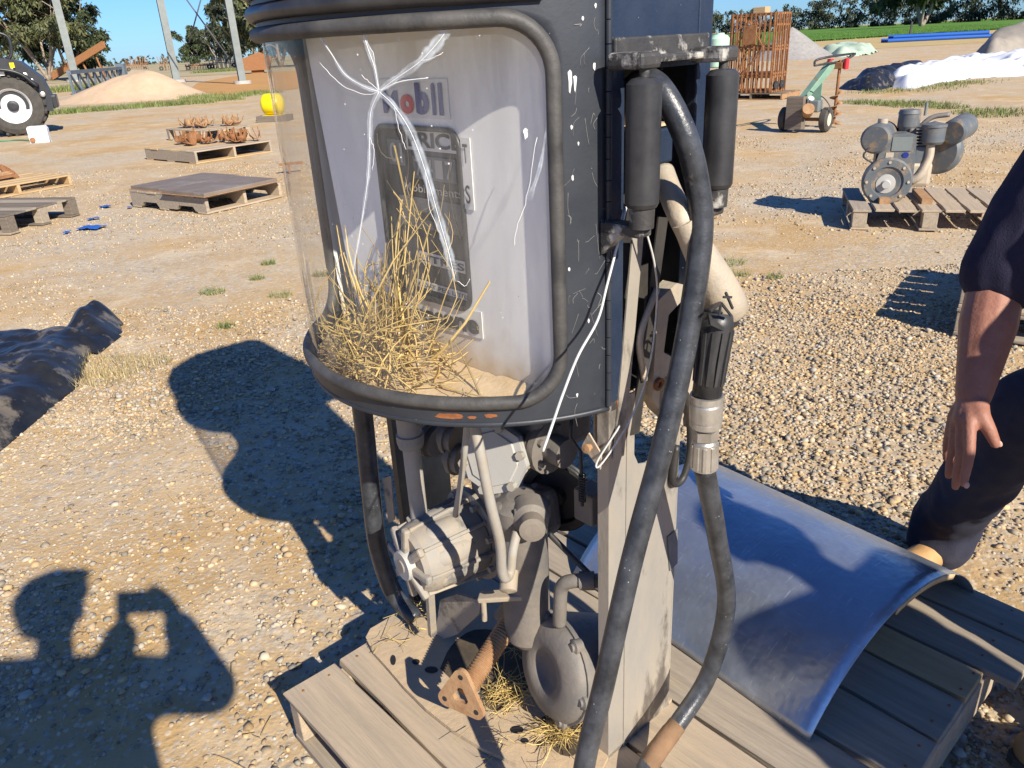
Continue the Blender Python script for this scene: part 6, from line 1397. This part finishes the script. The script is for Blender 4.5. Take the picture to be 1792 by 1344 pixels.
# ---- two stacked pallets behind the man's arm
sa = G(1668, 586); sx_, sy_ = Vector((.80, -.60, 0)), Vector((.60, .80, 0)); sa = sa + sx_*.58 + sy_*.55
for k in range(2):
    t = pallet(sa + Vector((0, 0, .152*k)), math.atan2(-.60, .80), (1.165, 1.1), ('upper' if k else 'lower') + ' of two grey pallets stacked behind the man in navy', woods=('wood_grey', 'wood_grey', 'wood_dusty'), hgt=.15, block=True, nb=7, gap=.025, group='stacked pallets behind the man')

# ---------------------------------------------------------------- trees
def leaf_cloud(blobs, per, size, flat=1.):
    """leaf-sized triangles filling uneven clumps: blobs (x, y, z, r)"""
    V, C = [], []
    for (x, y, z, r) in blobs:
        k = max(8, int(per*r*r)); d = rng.normal(0, 1, (k, 3)); d /= np.linalg.norm(d, axis=1)[:, None]
        p = np.array([x, y, z]) + d*(r*rng.uniform(.35, 1.05, (k, 1)))*np.array([1, 1, .85])
        a = rng.normal(0, 1, (k, 3)); a /= np.linalg.norm(a, axis=1)[:, None]; b = np.cross(a, rng.normal(0, 1, (k, 3))); b /= np.linalg.norm(b, axis=1)[:, None]
        sz = size*rng.uniform(.6, 1.3, (k, 1)); a[:, 2] -= .6
        V.append(np.stack([p - b*sz*.35, p + b*sz*.35, p + a*sz], 1)); C.append(np.repeat(rng.uniform(.55, 1.4, (k, 1))*rng.uniform(.8, 1.15), 3, 0)*np.ones(3))
    V = np.concatenate(V).reshape(-1, 3); return V, np.arange(len(V)).reshape(-1, 3), np.concatenate(C)
mt['gum_leaf'] = M('grey_green_gum_leaves', (.085, .10, .042), (.14, .145, .065), .6, scale=.6, attr='tint', spec=.3)
mt['dark_leaf'] = M('dark_green_leaves', (.045, .062, .028), (.075, .09, .042), .65, scale=.5, attr='tint', spec=.25)
mt['far_leaf'] = M('far_olive_leaves', (.055, .066, .042), (.080, .090, .056), .8, scale=.1, attr='tint', spec=.1)
mt['gum_bark'] = M('pale_gum_bark', (.38, .31, .25), (.22, .165, .125), .8, scale=2.5, bump=.3)
def gum(c, h_, spread, seed, lab, leaf, stems=5, per=70, lsize=.34, nb=46, low=.18, lean=(0, 0), grp=None, r0=.28):
    r2 = random.Random(seed); e = empty('gum_tree', c, 0, lab, 'tree', grp); tr = MB(); blobs = []
    for s_ in range(stems):
        a = 2*math.pi*s_/stems + r2.uniform(-.4, .4); p = Vector((0, 0, -.1)); rr = r0*r2.uniform(.6, 1); P = [p]; d = Vector((math.cos(a)*.45+lean[0], math.sin(a)*.45+lean[1], 1)).normalized()
        for k in range(7):
            p = p + d*h_*.12*r2.uniform(.8, 1.2); d = (d + Vector((r2.gauss(0, .13), r2.gauss(0, .13), .06))).normalized(); P.append(p)
            if k > 1:
                q = p + Vector((r2.gauss(0, 1), r2.gauss(0, 1), r2.uniform(.2, 1))).normalized()*spread*r2.uniform(.25, .6)
                tr.tube([p, p.lerp(q, .5)+Vector((0, 0, .2)), q], [rr*.35, rr*.22, rr*.06], 5); blobs.append((q.x, q.y, q.z, spread*r2.uniform(.10, .22)))
        P_ = catmull(P, 2); tr.tube(P_, [rr*(1-.85*i/(len(P_)-1)) for i in range(len(P_))], 7)
    for _ in range(nb):
        t = r2.uniform(low, 1.02); a = r2.uniform(0, 6.28); rad = spread*r2.random()**.5*math.sin(min(1, max(.12, 1.12-t))*1.5)
        blobs.append((math.cos(a)*rad + lean[0]*h_*t, math.sin(a)*rad + lean[1]*h_*t, h_*t, spread*r2.uniform(.09, .22)))
    tr.build('trunk', mt['gum_bark'], e); V, F, C = leaf_cloud(blobs, per, lsize); np_mesh('crown', V, F, mt[leaf], e, col=C); return e
gum(G(88, 141.5) + Vector((0, 0, 0)), 15, 7.0, 11, 'large pale limbed gum tree behind the loader', 'gum_leaf', 6, 150, .42, 75, .26, (-.06, 0))
gum(G(128, 138), 13.5, 5.6, 12, 'dense dark gum tree behind the grey steel column', 'dark_leaf', 4, 190, .45, 130, .12)
gum(G(10, 138), 12, 6.0, 13, 'thin gum tree behind the cab of the loader', 'gum_leaf', 5, 100, .42, 45, .25)
gum(G(492, 118), 26, 9, 14, 'tall hanging gum tree partly behind the fuel pump', 'gum_leaf', 4, 90, .7, 90, .16)
gum(G(348, 111.2), 15, 9, 15, 'round dark bushy tree on the paddock behind the harrow', 'dark_leaf', 5, 60, 1.1, 70, .12, r0=.5)
gum(G(385, 110.5), 14, 9, 16, 'sparse grey tree beside the round bushy one', 'far_leaf', 5, 30, 1.0, 26, .3, r0=.4)
gum(G(455, 108.5), 19, 14, 17, 'open grey gum tree behind the column with the round footing', 'far_leaf', 5, 28, 1.3, 45, .2, r0=.5)
gum(G(1612, 47) + Vector((0, 0, 0)), 17, 14, 18, 'tall spreading gum tree standing in front of the far tree line', 'dark_leaf', 3, 45, 1.2, 60, .35, r0=.7)
def treeline(name, pts, hts, lab, step, leaf, per=9, size=1.6, seed=5):
    r2 = random.Random(seed); blobs = []
    for (a, b), (h0, h1) in zip(zip(pts, pts[1:]), zip(hts, hts[1:])):
        L_ = (b-a).length; k = int(L_/step)
        for i in range(k):
            p = a.lerp(b, i/k); h_ = (h0+(h1-h0)*i/k)*r2.uniform(.72, 1.1); w_ = step*r2.uniform(.7, 1.3)
            for _ in range(15):
                z = h_*r2.uniform(.05, 1.0)**1.25; blobs.append((p.x + r2.gauss(0, w_*.5), p.y + r2.gauss(0, w_*.8), z, h_*r2.uniform(.10, .22)))
    V, F, C = leaf_cloud(blobs, per, size); return tag(np_mesh(name, V, F, mt[leaf], col=C), lab, 'trees', kind='stuff')
def far_pt(px, dist): w = ray(px, 60); return Vector((w.x, w.y, 0)).normalized()*dist
treeline('far_tree_line', [far_pt(1215, 520), far_pt(1340, 500), far_pt(1480, 470), far_pt(1640, 430), far_pt(1800, 400), far_pt(1950, 390)], [11, 13.5, 15, 16.5, 18, 18], 'dark line of gum trees along the far side of the green crop', 6, 'far_leaf', 10, 1.15, 5)
treeline('far_scrub', [far_pt(-60, 900), far_pt(200, 850), far_pt(330, 800), far_pt(440, 760), far_pt(560, 760)], [9, 9, 9, 12, 12], 'low dark scrub along the horizon behind the implements', 12, 'far_leaf', 5, 2.0, 6)
